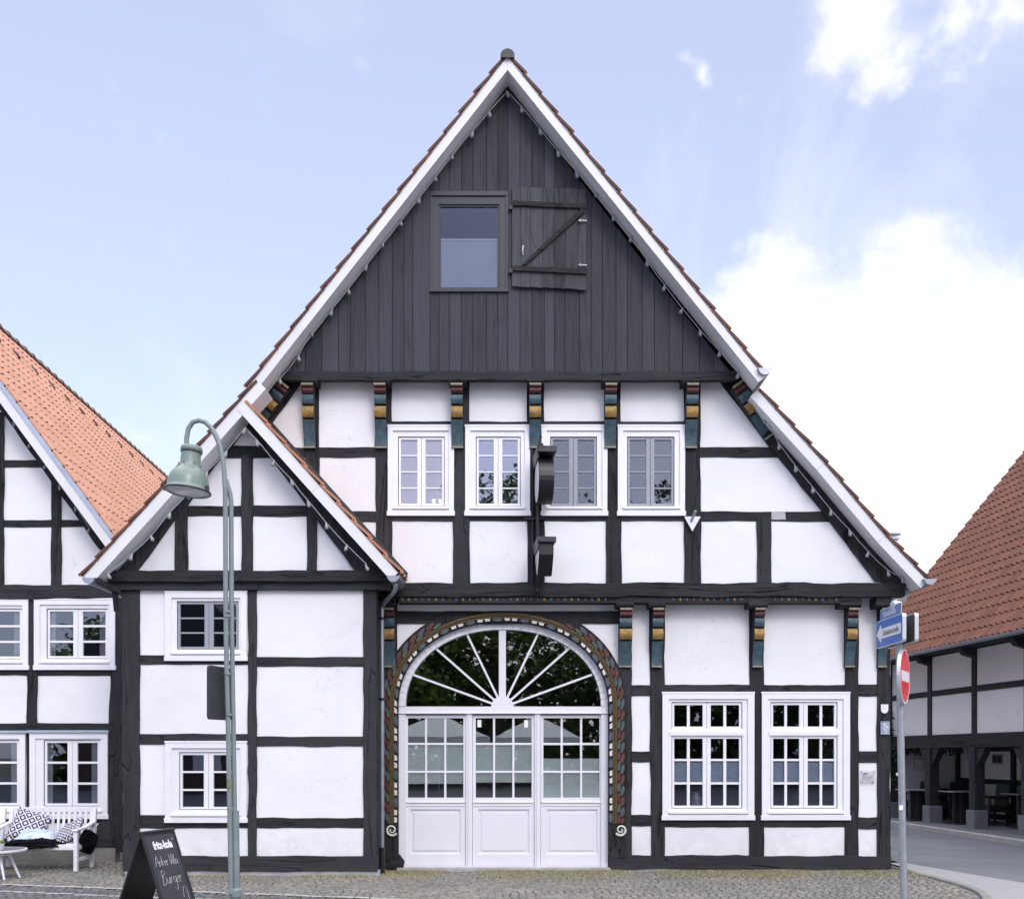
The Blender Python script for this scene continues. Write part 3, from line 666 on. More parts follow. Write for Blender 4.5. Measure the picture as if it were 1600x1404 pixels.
# side and back walls, floors, dark partition behind the windows
m = MB()
m.box(5.20, 5.36, .16, 15, 0, 4.2); m.box(-5.45, -5.30, .2, 15, 0, 4.2)
m.prism([(-5.45, 0), (5.36, 0), (5.36, 4.2), (3.4, 6.3), (0, 10.6), (-3.4, 6.3), (-5.45, 4.2)], 14.9, 15.0)
m.build('outer_wall', 'plaster', H)
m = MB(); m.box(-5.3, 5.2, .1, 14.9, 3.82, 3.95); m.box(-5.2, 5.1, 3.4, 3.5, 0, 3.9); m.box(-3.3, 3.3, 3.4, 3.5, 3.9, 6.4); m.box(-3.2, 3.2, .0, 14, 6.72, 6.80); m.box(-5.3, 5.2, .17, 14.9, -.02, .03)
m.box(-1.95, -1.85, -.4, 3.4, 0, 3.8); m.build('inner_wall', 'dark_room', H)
m = MB()
for i in range(5):
    y = 1+i*3; m.box(5.36, 5.385, y, y+.22, 0, 4.1)
for z in (.2, 1.4, 2.6, 3.8): m.box(5.361, 5.38, .0, 15, z, z+.16)
m.build('side_framing', 'timber_y', H)

# posts upper storey
for (a, b_, y0, y1) in ((477, 498.5, 594, 800), (586.5, 612.5, 594, 912), (707, 733.5, 594, 912), (823.5, 850, 594, 912), (946, 970.5, 594, 912), (1068, 1094, 594, 912), (1182, 1204, 808, 912)):
    up = 2.0 if a in (946,) else 0
    vpost(H, a-up, b_-up*.5, y0, y1, YU, xb0=a+1, xb1=b_+1)
for (x0, x1) in ((613, 708), (733, 824), (850, 946), (970, 1069)):
    hrail(H, x0-4, x1+4, 658.5, 667, YU, .5); hrail(H, x0-4, x1+4, 804, 814, YU, .6)
hrail(H, 455, 588, 699, 714.5, YU); hrail(H, 545, 588, 799, 815.5, YU); hrail(H, 1092, 1226, 699, 714.5, YU); hrail(H, 1092, 1330, 799, 814.5, YU)
m = MB(); m.pprism(wavy([(1205, 799.5), (1205, 812), (1227, 812), (1226, 799.5)], .5, 5), YU, -.022, .02); m.build('repair_patch', 'grey_stone_patch', H, bevel=.003)
beam(H, 'brace', [(1122, 593), (1201, 698), (1214, 713), (1283, 798), (1366, 908), (1425, 916), (1290, 765), (1158, 606), (1146, 590)], YU, 'timber_v', proud=.034, amp=1.0)
beam(H, 'brace', [(447, 588), (400, 640), (380, 660), (392, 690), (425.6, 661), (470, 600), (474, 590)], YU, 'timber_v', proud=.034, amp=.8)
hrail(H, 440, 1152, 579.5, 593.5, YC, .4, 'jetty_beam', .005)
m = MB(); m.box(WX(452, YU), WX(1144, YU), YC+.1, YU+.12, WZ(592, YU), WZ(584, YU)); m.build('jetty_soffit', 'timber_h', H)
hrail(H, 618, 1412, 911, 932, YU, 1.6, 'jetty_beam', .05)
hrail(H, 1205, 1330, 900, 914, YU+.001, .01, 'rail', .0) if False else None
# gable bottom plate, ends of the beams and corbels
for px, w_ in ((483.5, 25), (595.5, 27), (715, 28), (837, 26.5), (955, 27), (1080, 28)):
    beam_head(H, px-w_/2, px+w_/2, 582, 598, YU, .26); 
for px, w_ in ((482, 18.5), (594.5, 18.5), (714, 18.5), (836.2, 18), (954, 18), (1081, 18.5)):
    corbel(H, px+1.5*0, w_, 598.5, 699.5, YU, .22)
corbel(H, 1150, 20, 599, 700, YU, .20, rot=-R(36)); corbel(H, 446, 20, 599, 690, YU, .20, rot=R(39))
# clad gable: vertical boards
m = MB(); x = 440.0; wx0, wx1, wy0, wy1 = 672, 793.5, 300, 457
def ytop(x): return 136+1.287*abs(x-793)
bm_edges = [440]
while x < 1150:
    x += rnd.choice([14, 16, 18, 19, 21, 23, 26])
    if abs(x-wx0) < 7: x = wx0
    if abs(x-wx1) < 7: x = wx1
    bm_edges.append(min(x, 1150))
for a, b_ in zip(bm_edges[:-1], bm_edges[1:]):
    f = -rnd.uniform(.0, .007); g = .45; yb = 580.5+rnd.uniform(-.6, .9); a_, b2 = a+g, b_-g
    def piece(t0, t1, q0, q1): m.pprism([(a_, t0), (a_, q0), (b2, q1), (b2, t1)], YC, f, .022)
    ta, tb = ytop(a_), ytop(b2)
    pk = [(a_, ta), (a_, yb), (b2, yb), (b2, tb)]
    if a_ < 793 < b2: pk.append((793, 136))
    if a_ >= wx0-1 and b2 <= wx1+1:
        up = [(a_, ta), (a_, wy0), (b2, wy0), (b2, tb)]
        m.pprism(up if not (a_ < 793 < b2) else up+[(793, 136)], YC, f, .022); piece(wy1, wy1, yb, yb)
    elif ta < yb-4 or tb < yb-4:
        if ta > yb: pk = [(a_+(yb-ta)/(tb-ta)*(b2-a_) if tb != ta else a_, yb), (b2, yb), (b2, tb)]
        elif tb > yb: pk = [(a_, ta), (a_, yb), (a_+(yb-ta)/(tb-ta)*(b2-a_), yb)]
        m.pprism(pk, YC, f, .022)
m.build('gable_cladding', 'cladding', H, bevel=.0015)
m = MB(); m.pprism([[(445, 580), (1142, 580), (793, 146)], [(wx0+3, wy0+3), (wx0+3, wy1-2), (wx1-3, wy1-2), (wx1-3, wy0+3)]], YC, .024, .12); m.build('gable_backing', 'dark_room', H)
# attic window
m = MB()
m.pprism([rect((672.5, 299.5, 793, 456)), rect((685.5, 318.5, 780.5, 450.5))], YC, .010, .08)
m.prect(672, 299, 793.5, 306, YC, -.012, .02); m.prect(671.5, 451.5, 794.5, 457, YC, -.035, .03)
m.pprism([rect((672, 299, 793.5, 457)), rect((675, 303, 790, 452))], YC, -.006, .03)
aw = m.build('window', 'anthracite', H, bevel=.003); aw['label'] = 'large anthracite framed attic window with a half drawn pleated blind'
m = MB(); m.pprism([rect((684.5, 317.5, 781.5, 451.5)), rect((688, 321.5, 777.5, 447.5))], YC, .028, .07); m.build('sash', 'anthracite', aw, bevel=.002)
m = MB(); m.prism([(WX(p[0], YC), WZ(p[1], YC)) for p in rect((687, 320, 779, 449))], YC+.045, YC+.048); m.build('pane', 'glass_attic', aw)
m = MB(); n = 46
for k in range(n):
    z0 = 371.5+(448-371.5)*k/n; z1 = 371.5+(448-371.5)*(k+1)/n; zm = (z0+z1)/2
    pr = [[Vector((WX(xx, YC), YC+.062+dy, WZ(zz, YC))) for (zz, dy) in ((z0, 0), (zm, .008), (z1, 0))] for xx in (688, 777.5)]
    m.grid(pr)
m.prect(687.5, 370, 778, 372.5, YC, .055, .07); m.build('blind', 'blind_pale', aw)
# open shutter
m = MB(); e = [800, 814, 829, 848, 866, 884, 903, 916.5]
SY = YC-.05
for k, (a, b_) in enumerate(zip(e[:-1], e[1:])):
    t0 = 292+(a-800)*.035+rnd.uniform(-.8, .8); y0 = 447+(a-800)*.045
    m.pprism([(a+.4, t0), (a+.4, y0+rnd.uniform(-1, 1)), (b_-.4, y0+1), (b_-.4, t0+.6)], SY, -.004*(k % 2), .024)
sh = m.build('shutter', 'shutter_wood', H, bevel=.002)
m = MB(); m.pprism([(801.5, 315.5), (801.5, 322.5), (914.5, 327), (914.5, 320.5)], SY, -.034, 0)
m.pprism([(801.5, 416.5), (801.5, 424), (916, 429), (916, 422)], SY, -.034, 0)
m.pprism([(816, 414.5), (822, 414.5), (914, 332), (914, 326.8), (908, 327)], SY, -.030, 0); m.build('ledge_and_brace', 'timber_h', sh, bevel=.003)
m = MB()
for yy in (344.5, 414.0): m.tube([W(904, yy, SY-.03), W(917, yy+.5, SY-.03)], .010, 6); m.tube([W(907, yy-2, SY-.03), W(907, yy+2, SY-.03)], .010, 6)
m.build('hinge', 'galvanised', sh)
m = MB(); m.tube([W(817.3, 384, SY-.035), W(816.6, 394, SY-.04)], [.012, .006], 6); m.tube([W(816.6, 394, SY-.03), W(817.5, 398, SY-.03)], .006, 6); m.build('handle', 'cream', sh)
m = MB()
for yy in (327, 426): m.prect(795.5, yy-3, 802, yy+3, YC, -.06, .0)
m.build('shutter_bracket', 'iron', H)

# roof
pL = px2xz([(793, 84), (386, 603)], YV); pR = px2xz([(793, 84), (1187, 575)], YV); pRb = px2xz([(1197, 587)], YV)[0]
wl = px2xz([(401, 594), (305, 702), (230, 787), (128, 899)], -1.0)
rl = px2xz([(1186, 607), (1290, 722), (1385, 835), (1452, 906)], -.60)
for seg, y0, s_ in ((pL, YV, 'L'), (pR, YV, 'R')):
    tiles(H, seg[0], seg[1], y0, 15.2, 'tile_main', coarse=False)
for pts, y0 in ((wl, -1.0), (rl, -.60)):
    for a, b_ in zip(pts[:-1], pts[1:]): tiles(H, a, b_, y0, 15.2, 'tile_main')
pLR = [pL[1], pL[0], pRb]
barge(H, pLR, YV+.015, .025, .004, .128); soffit(H, pLR, YV+.04, YC+.02, .128)
barge(H, wl, -.985, .025, .004, .16); soffit(H, wl, -.96, -.58, .16); barge(H, rl, -.585, .025, .004, .15); soffit(H, rl, -.56, YU+.02, .15)
m = MB()                                               # small nail blocks and apex joint cover
ap = W(793, 84, YV)
for k in range(36):
    y = YV-.03+k*.44; M = Matrix.Translation((ap.x, y, ap.z-.035)) @ Matrix.Rotation(R(-90), 4, 'X')
    rr = .078
    rows = []
    for (yy, r_) in ((0, rr+.018), (.06, rr+.014), (.08, rr), (.44, rr-.012)):
        rows.append([Vector((ap.x+r_*math.cos(a), y+yy, ap.z-.045+r_*math.sin(a))) for a in [math.pi*(-.08+1.16*q/10) for q in range(11)]])
    m.grid(rows); 
    if k == 0: m.face([p for p in rows[0]])
m.build('ridge_tile', 'ridge_main', H)
# wing gable (its ridge runs into the main roof)
wr = px2xz([(383, 626), (500, 757), (623, 893)], -1.0)
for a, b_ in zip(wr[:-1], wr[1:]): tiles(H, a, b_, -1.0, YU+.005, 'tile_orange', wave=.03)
barge(H, wr, -.992, .025, .010, .150)
fl = polyoff(wr, -.055); m = MB()
for a, b_ in zip(fl[:-1], fl[1:]):
    m.prism([a, b_, (b_[0]+.01, b_[1]+.07), (a[0]+.01, a[1]+.07)], YU-.05, YU-.03)
m.build('flashing', 'flashing', H)
# wing wall
wh = []
for c, y0_, yr, sash, fm in (((259.5, 924.5, 386.5, 1032), 0, (943.5, 1010), 'grey_sash', None), ((259.5, 1158.5, 386.5, 1284), 0, (1179, 1260), 'white_paint', None)):
    cols = [[(281.5, 319.5)], [(333.5, 369)]] if sash == 'grey_sash' else [[(285, 318.5)], [(333.5, 365)]]
    wn, hole = window(H, c, YW, cols, spans(yr[0], yr[1], 3, 3.0 if sash != 'grey_sash' else 2.4), sash, edge=10); wh.append(rect(hole))
m = MB(); m.pprism([[(386, 668), (206, 884), (192, 905), (192, 1360), (587, 1360), (587, 905), (577, 884)]]+wh, YW, 0, .14); m.build('wall', 'plaster', H)
m = MB(); xr = WX(588, YW); m.box(xr-.12, xr, YW+.14, .0, 0, 3.95); xl = WX(191, YW); m.box(xl, xl+.12, YW+.14, 15, 0, 3.95); m.build('outer_wall', 'timber_v', H)
m = MB(); m.box(xl+.12, xr-.12, YW+.14, .3, 3.78, 3.9); m.build('inner_wall', 'dark_room', H)
# wing framing
vpost(H, 190.5, 219, 908, 1360, YW, .8, 'corner_post', 193, 219); vpost(H, 388, 401.5, 922, 1360, YW, 1.0); vpost(H, 568, 588.5, 922, 1360, YW, .8)
for y0, y1 in ((1023, 1038), (1146, 1162.5), (1272.5, 1293)): hrail(H, 217, 388, y0, y1, YW)
for y0, y1 in ((1026, 1041), (1150, 1165.5), (1277, 1293)): hrail(H, 400, 569, y0, y1, YW)
beam(H, 'sill_beam', [(218, 1336.5), (218, 1360), (590, 1360), (590, 1336.5)], YW, 'timber_h', proud=.03)
m = MB(); m.pprism(wavy([(196, 1359), (196, 1370), (593, 1370), (593, 1359)], .3), YW, -.012, .12); m.build('foundation', 'concrete', H)
beam(H, 'rail', [(172, 909), (172, 922), (612, 922), (612, 909)], YW, 'timber_h', proud=.075, amp=.4)
beam(H, 'jetty_beam', [(168, 893.5), (176, 910), (612, 910), (606, 893.5)], YW, 'timber_h', proud=.14, amp=.8)
vpost(H, 274, 294, 782, 894, YW); vpost(H, 378, 395.5, 712, 894, YW); vpost(H, 480, 495.5, 790, 894, YW)
hrail(H, 345, 428, 696, 715.5, YW, name='collar_beam'); hrail(H, 288, 484, 790, 806.5, YW)
beam(H, 'brace', [(385, 666), (366, 695), (344, 717), (321, 750), (296, 787), (274, 812), (240, 860), (214, 894), (166, 897), (262, 782), (330, 704), (384, 645)], YW, 'timber_v', proud=.032, amp=.8)
beam(H, 'brace', [(386, 645), (386, 668), (414, 694), (424, 717), (479, 790), (496, 813), (557, 895), (612, 899), (500, 772)], YW, 'timber_v', proud=.036, amp=.8)
m = MB(); m.pprism([(388, 655), (596, 893), (612, 893), (560, 838)], YW, -.30, -.05); m.build('rafter', 'timber_v', H)

# ground floor framing
vpost(H, 966, 987, 940, 1336, YG); vpost(H, 1014, 1038.5, 940, 1336, YG, xb0=1017.5, xb1=1038.5); vpost(H, 1170.5, 1193.5, 940, 1336, YG); vpost(H, 1319.5, 1341, 940, 1336, YG); vpost(H, 1370, 1390.5, 930, 1338, YG, name='corner_post')
for y0, y1 in ((1070, 1087), (1173.5, 1189.5), (1272.5, 1289.5)): hrail(H, 985, 1018, y0, y1, YG)
for y0, y1 in ((1069, 1087), (1173, 1191), (1276, 1294)): hrail(H, 1339, 1372, y0, y1, YG)
for x0, x1 in ((1037, 1172), (1192, 1321)): hrail(H, x0, x1, 1069.5, 1082, YG); hrail(H, x0, x1, 1279, 1291.5, YG)
beam(H, 'sill_beam', [(952, 1335), (952, 1356.5), (1137, 1357), (1391.5, 1357), (1391.5, 1337)], YG, 'timber_h', proud=.035, amp=1.2)
m = MB(); m.pprism(wavy([(953, 1355), (953, 1361), (1390, 1361), (1390, 1355)], .2), YG, -.02, .12); m.build('foundation', 'concrete', H)
vpost(H, 597, 621, 930, 1336, YG); beam(H, 'sill_beam', [(597, 1334), (597, 1355), (630, 1355), (632, 1345), (624, 1334)], YG, 'timber_h', proud=.035, amp=.8)
hrail(H, 618, 960, 930, 942.5, YG, .5, proud=.05); hrail(H, 618, 968, 954.5, 974, YG, .6, 'lintel', .022)
# painted moulding under the storey beam
m = MB(); m.prect(622, 930, 1345, 941.5, YU, -.012, .2)
k = 0; x = 628
while x < 1340:
    if not any(a-3 < x < b_+3 for a, b_ in ((958, 1042), (1168, 1204), (1316, 1360))):
        c = W(x, 936.5, YU-.014); mi = 1+(k % 4 in (1,))*1+(k % 4 == 3)*2; M = Matrix.Translation(c)
        m.lathe([(.001, .014), (.014, .012), (.021, .002), (.021, -.01)], 8, mi, M @ Matrix.Rotation(R(90), 4, 'X') @ Matrix.Scale(1.25, 4, (0, 1, 0)))
    x += 10.6; k += 1
m.build('painted_moulding', ['timber_h', 'leaf_blue', 'gold', 'rust_red'], H, smooth=False)
for px, w_, pw in ((977, 28, 19.5), (1027, 27, 16.5), (1185, 31, 15.5), (1330, 33, 15.5), (1381, 24, 14), (607, 22, 17)):
    beam_head(H, px-w_/2, px+w_/2, 932, 948, YG, .27); corbel(H, px+.5 if px > 800 else px+1, pw, 949.5, 1042, YG, .22)
# arched surround
m = MB(); ou = arch(29, ybot=1340); inn = arch(1, ybot=1340)
for i in range(len(ou)-1):
    q = [ou[i], inn[i], inn[i+1], ou[i+1]]; q = [(p[0], max(p[1], 961)) for p in q]
    m.pprism(q, YG, -.045, .14)
m.build('door_arch', 'timber_v', H)
m = MB()
cv = {}
def apath(off, t):                                     # t 0..1 along the arch, from the left foot to the right foot
    if off not in cv:
        p = [(ACX-AA-off, 1286)]+arch(off, 60)[1:-1]+[(ACX+AA+off, 1286)]; ln = [0]
        for a, b_ in zip(p[:-1], p[1:]): ln.append(ln[-1]+math.hypot(a[0]-b_[0], a[1]-b_[1]))
        cv[off] = (p, ln)
    p, ln = cv[off]; s_ = t*ln[-1]
    for i in range(len(p)-1):
        if ln[i+1] >= s_: 
            k = (s_-ln[i])/max(1e-6, ln[i+1]-ln[i]); return (p[i][0]+(p[i+1][0]-p[i][0])*k, p[i][1]+(p[i+1][1]-p[i][1])*k)
    return p[-1]
def leaf_(o0, o1, t0, t1, mi, lean, cut=True):
    dt = (t1-t0); half = t0 > .5 or t1 > .5; sg = -1 if t0 >= .5 else 1
    om = (o0+o1)/2; P_ = [apath(om, t0+.02*dt), apath(o0, t0+dt*(.30-lean*sg)), apath(o0, t0+dt*(.75-lean*sg)), apath(om, t1-.02*dt), apath(o1, t0+dt*(.75+lean*sg)), apath(o1, t0+dt*(.30+lean*sg))]
    if cut and min(p[1] for p in P_) < 972: return
    m.pprism(P_, YG, -.072, -.03, mi)
def blk_(o0, o1, t0, t1, mi):
    e = (t1-t0)*.12; m.pprism([apath(o0, t0+e), apath(o0, t1-e), apath(o1, t1), apath(o1, t0)], YG, -.066, -.03, mi)
nl = 27
for k in range(2*nl):
    t0, t1 = k/(2*nl), (k+1)/(2*nl)
    leaf_(14.5, 19.5, t0, t1, (6, 3)[k % 2], .12); leaf_(19, 25.5, t0+.4/(2*nl), t1+.4/(2*nl) if k < 2*nl-1 else 1, (4, 5)[k % 2], .14)
for k in range(20):
    t0 = k/20; u = 1/20
    blk_(2.5, 6.5, t0+.04*u, t0+.25*u, 1); blk_(2.5, 6.5, t0+.31*u, t0+.52*u, 1); leaf_(1.5, 7, t0+.58*u, t0+.98*u, 4, 0, False)
for off, r_, mi in ((8.4, .006, 2), (13.8, .0065, 2), (11.1, .019, 8)):
    m.tube([(WX(p[0], YG), YG-.052, WZ(p[1], YG)) for p in [apath(off, t/90) for t in range(91)]], r_, 6, mi)
for off in (8.4, 13.8):
    for k in range(150):
        p = apath(off, (k+.5)/150); c = W(p[0], p[1], YG-.062); m.box(c.x-.006, c.x+.006, c.y-.004, c.y+.01, c.z-.006, c.z+.006, 2)
m.build('carved_ornament', ['timber_v', 'cream', 'gold', 'red_paint', 'leaf_blue', 'rust_red', 'leaf_green', 'teal', 'rope_brown'], H)
for sx, cxp in ((1, 612), (-1, 970)):
    m = MB(); pts = []
    for k in range(40):
        a = R(35)+k/39*R(560); r_ = 9.2*(1-k/39*.82); pts.append(W(cxp+sx*r_*math.cos(a), 1296+r_*math.sin(a), YG-.06))
    m.tube(pts, [.018*(1-.45*i/39) for i in range(40)], 7, 0)
    pts2 = [W(cxp+sx*5*math.cos(a), 1296+5*math.sin(a), YG-.05) for a in [R(20+25*q) for q in range(8)]]; m.tube(pts2, .014, 6, 1)
    m.tube([W(cxp, 1296, YG-.03), W(cxp, 1296, YG-.075)], .015, 8, 2)
    m.build('scroll', ['cream', 'rope_brown', 'leaf_blue'], H, smooth=True)

# doorway: frame, fanlight, three door leaves
YD = .10
m = MB(); fo = arch(0.5, ybot=1356); fi = arch(-9.5, ybot=1356)
for i in range(len(fo)-1): m.pprism([fo[i], fi[i], fi[i+1], fo[i+1]], YG, .045, .16)
m.prect(624, 1103.5, 949, 1113.5, YD, -.05, .06); m.prect(622.5, 1112.5, 950.5, 1115, YD, -.075, .03)
for x0, x1 in ((623.5, 632), (728, 738), (835, 844.5), (941.5, 950)): m.prect(x0, 1113, x1, 1357, YD, -.045, .06)
for xm in (733, 839.7): m.prect(xm-1.6, 1115, xm+1.6, 1355, YD, -.06, -.044)
m.build('door_frame', 'white_paint_door', H, bevel=.004)
m = MB(); m.prect(621, 1354.5, 953, 1360.5, YG, -.09, .25); m.build('threshold', 'concrete', H, bevel=.004)
m = MB(); m.prect(779.5, 980, 790.5, 1104, YD, -.035, .04)
for (x, y) in ((728.7, 988.7), (679, 1011), (645, 1053.6)):
    for sg in (1, -1):
        xx = 785+(x-785)*sg; a = W(785.2, 1104.5, YD-.0); b_ = W(xx, y, YD); m.bar(a, b_, .045, .030)
hub = [(785.2+17.5*math.cos(t), 1104-17.5*math.sin(t)) for t in [math.pi*k/16 for k in range(17)]]; m.pprism(hub, YD, -.045, .04)
i1 = arch(-9, ybot=1104); i2 = arch(-12, ybot=1104)
fo_ = m.build('fanlight', 'white_paint_door', H, bevel=.002)
m = MB(); m.prism([(WX(p[0], YD), WZ(p[1], YD)) for p in arch(-8, ybot=1105)], YD+.012, YD+.016); m.build('pane', 'glass_door', fo_)
for k, (x0, x1, g0, g1) in enumerate(((632.5, 727.5, 637.5, 724), (738.5, 834.5, 743.5, 830.5), (845, 941, 849, 936.5))):
    m = MB(); cols_ = spans(g0, g1, 3, 3.4); rw = [(1121.5, 1160), (1163.5, 1203.5), (1207, 1245.5)]
    m.pprism([rect((x0, 1117, x1, 1350.5)), rect((g0, 1121.5, g1, 1245.5)), rect((x0+9, 1264, x1-8, 1333))], YD, -.02, .04)
    for p, q in zip(cols_[:-1], cols_[1:]): m.prect(p[1], 1121, q[0], 1246, YD, -.012, .03)
    for p, q in zip(rw[:-1], rw[1:]): m.prect(g0-.3, p[1], g1+.3, q[0], YD, -.010, .028)
    m.prect(x0+8, 1263, x1-7, 1334, YD, .0, .03); m.prect(x0+14, 1269, x1-13, 1328, YD, -.012, .01)
    m.prect(x0+1, 1251, x1-1, 1254, YD, -.038, -.015); m.prect(x0+2, 1257, x1-2, 1258.5, YD, -.03, -.015); m.prect(x0-.5, 1351, x1+.5, 1357, YD, -.03, .04)
    lf = m.build('door', 'white_paint_door', H, bevel=.003)
    if k == 1: lf['label'] = 'middle door leaf with two small white notices behind its top panes'
    m = MB(); m.prism([(WX(p[0], YD), WZ(p[1], YD)) for p in rect((g0-.5, 1121, g1+.5, 1246))], YD+.004, YD+.008); m.build('pane', 'glass_door', lf)
    m = MB(); fy = {0: (1164, 1224), 1: (1161, 1222), 2: (1184.5, 1246)}[k]; m.prect(g0-.5, fy[0], g1+.5, fy[1], YD, .024, .027); m.build('privacy_film', 'film', lf)
    if k == 1:
        m = MB(); m.prect(746, 1124, 752, 1135.5, YD, .0, .003); m.prect(819, 1124.5, 825, 1136, YD, .0, .003); m.build('notice', 'print_white', lf)

# gutters and downpipe
a = W(1194.5, 576, YV); gutter(H, a.x, a.z, YV-.03, 15, .088, 'zinc'); a = W(1449, 906, -.55); gutter(H, a.x, a.z, -.66, 15, .08, 'zinc')
a = W(140, 903, -1.0); gutter(H, a.x, a.z, -1.04, 4, .08, 'zinc', sgn=-1)
m = MB(); m.bar(W(150, 905, -.95), W(188, 925, -.62), .06, .06); m.bar(W(178, 915, -.66), W(182, 955, -.6), .05, .05); m.build('gutter_bracket', 'timber_v', H)
a = W(615, 900, -1.0); gutter(H, a.x, a.z, -1.05, -.26, .082, 'zinc')
m = MB(); pts = [W(617, 906, -.85), W(618, 915, -.85), W(616, 924, -.8), W(606, 935, -.55), W(599, 944, -.42), W(597, 955, -.38), W(597, 1060, -.38), W(597, 1330, -.38)]
pts = [Vector(p) for p in bez([tuple(p) for p in pts], 4)]
m.tube(pts, .030, 10); dp = m.build('downpipe', 'zinc', H, smooth=True)
m = MB(); m.tube([W(597, 1326, -.38), W(597, 1369, -.38)], .038, 10, 0)
for yy in (966, 1092, 1325): m.tube([W(597, yy-2, -.38), W(597, yy+2, -.38)], .042, 10, 0)
m.build('downpipe_shoe', 'iron', dp, smooth=False)

# ================================================================== strings of bulbs
def string_lights(name, label, pts, Y, up=(0, -4.5), group='strings of bulbs under the verges', y_of=None):
    o = thing(name, label, 'string lights', tuple(W(pts[0][0], pts[0][1], Y)), group=group)
    m = MB(); cp = []
    for i, p in enumerate(pts):
        cp.append(W(p[0]+up[0]*0, p[1]-4.5, Y))
        if i < len(pts)-1:
            q = pts[i+1]; cp.append(W((p[0]+q[0])/2, (p[1]+q[1])/2-4.0+rnd.uniform(-.8, 1.2), Y))
    m.tube(cp, .0065, 5); m.build('cable', 'cable', o)
    b = MB(); b.lathe([(.001, .045), (.013, .045), (.014, .015), (.016, .010), (.024, -.012), (.026, -.028), (.020, -.045), (.001, -.052)], 10, 0)
    mesh0 = None
    for p in pts:
        c = W(p[0], p[1], Y)
        if mesh0 is None:
            bo = b.build('bulb', 'bulb_glass', o, smooth=True, local=True); mesh0 = bo
        else:
            bo = mesh0.copy(); COL.objects.link(bo); bo.parent = o
        bo.location = c-Vector(o.location); bo.rotation_euler = (R(rnd.uniform(-12, 12)), R(rnd.choice([-1, 1])*rnd.uniform(5, 25)), 0)
    return o
string_lights('string_lights', 'string of clear bulbs along both edges of the dark boarded peak',
    [(404, 620), (438, 595), (467, 559), (486, 521), (518, 488), (545, 455), (572, 418), (598, 381), (626, 348), (655, 313), (680, 278), (706, 244), (738, 210), (765, 178), (793, 147), (815, 171), (844, 206), (872, 240), (901, 273), (931, 303), (958, 340), (986, 373), (1011, 411), (1038, 449), (1065, 485), (1094, 520), (1124, 552), (1153, 586)], -.60)
string_lights('string_lights', 'string of bulbs under the lower right eave beside the diagonal brace', [(1175, 623), (1196, 657), (1217, 697), (1243, 732), (1270, 765), (1298, 800), (1328, 832), (1356, 865), (1388, 895), (1410, 905)], -.40)
string_lights('string_lights', 'string of bulbs around the small wing gable behind the lamp', [(170, 899), (205, 870), (237, 840), (265, 805), (295, 774), (323, 741), (353, 709), (382, 673), (402, 692), (427, 723), (456, 754), (482, 787), (510, 821), (541, 855), (573, 886)], -.93)

# ================================================================== hanging sign on the facade
hs = thing('hanging_sign', 'black wall bracket with two edge-on lit sign boxes between the upper windows', 'sign', tuple(W(840, 925, YU)))
m = MB(); X0 = WX(839.5, YU)
m.tube([(X0, YU-.06, WZ(925, YU)), (X0, YU-.06, WZ(712, YU))], .028, 8); m.tube([(X0-.07, YU-.045, WZ(915, YU)), (X0-.07, YU-.045, WZ(700, YU))], .014, 6)
m.tube([(X0-.17, YU-.04, WZ(811, YU)), (X0+.10, YU-.04, WZ(811, YU))], .022, 6)
m.tube([(X0+.02, YU-.02, WZ(705, YU)), (X0+.02, YU-.9, WZ(712, YU))], .022, 6); m.tube([(X0+.06, YU-.1, WZ(696, YU)), (X0+.06, YU-.1, WZ(708, YU))], .022, 6)
m.tube([(X0, YU-.04, WZ(935, YU)), (X0, YU-.11, WZ(900, YU))], .02, 6)
m.build('bracket', 'iron', hs)
def sign_box(px0, px1, ytp, ycap, ybt, shape):
    ya, yb = YU-.16, YU-.66; yc = (ya+yb)/2; x0, x1 = WX(px0, yc), WX(px1, yc); zt, zb = WZ(ytp, yc), WZ(ybt, yc); zc = WZ(ycap, yc)
    if shape == 'drum':
        r_ = (zc-zb)/2; cz = (zc+zb)/2; pr = [(yc-.30*math.cos(t)*1.0, cz+r_*math.sin(t)) for t in [math.pi/2+2*math.pi*k/32 for k in range(32)]]
        pr = [(yc+.30*math.sin(2*math.pi*k/32), cz+r_*math.cos(2*math.pi*k/32)) for k in range(32)]
    else:
        pr = [(yb, zc), (yb, zc-(zc-zb)*.40), (yc-.05, zb), (yc+.05, zb), (ya, zc-(zc-zb)*.40), (ya, zc)]
    m = MB(); r0 = [Vector((x0+.02, p[0], p[1])) for p in pr]; r1 = [Vector((x1, p[0], p[1])) for p in pr]
    m.grid([r0+[r0[0]], r1+[r1[0]]], 0); m.face(r1[::-1]); 
    rr = [Vector((x0, p[0], p[1])) for p in pr]; m.grid([r0+[r0[0]], rr+[rr[0]]], 0)
    m.face(r0)
    RM = Matrix.Translation((X0, YU, 0)) @ Matrix.Rotation(R(4.5), 4, 'Z') @ Matrix.Translation((-X0, -YU, 0))
    m.v = [tuple(RM @ Vector(v)) for v in m.v]; bx = m.build('sign_box', 'iron', hs)
    f = MB(); c = Vector((0, sum(p[0] for p in pr)/len(pr), sum(p[1] for p in pr)/len(pr)))
    f.face([Vector((x0-.004, c.y+(p[0]-c.y)*.93, c.z+(p[1]-c.z)*.93)) for p in pr]); f.v = [tuple(RM @ Vector(v)) for v in f.v]; f.build('light_face', 'translucent_white', bx)
    k = MB(); k.box(x0-.03, x1+.03, yb-.05, ya+.05, zc, zt); k.box(x0-.025, x0-.005, yb-.03, ya+.03, zc-.08, zc+.01); k.v = [tuple(RM @ Vector(v)) for v in k.v]; k.build('cap', 'anthracite', bx, bevel=.006)
sign_box(835.5, 858.5, 705.5, 715, 787, 'drum'); sign_box(836, 858, 844.5, 853, 899, 'shield')

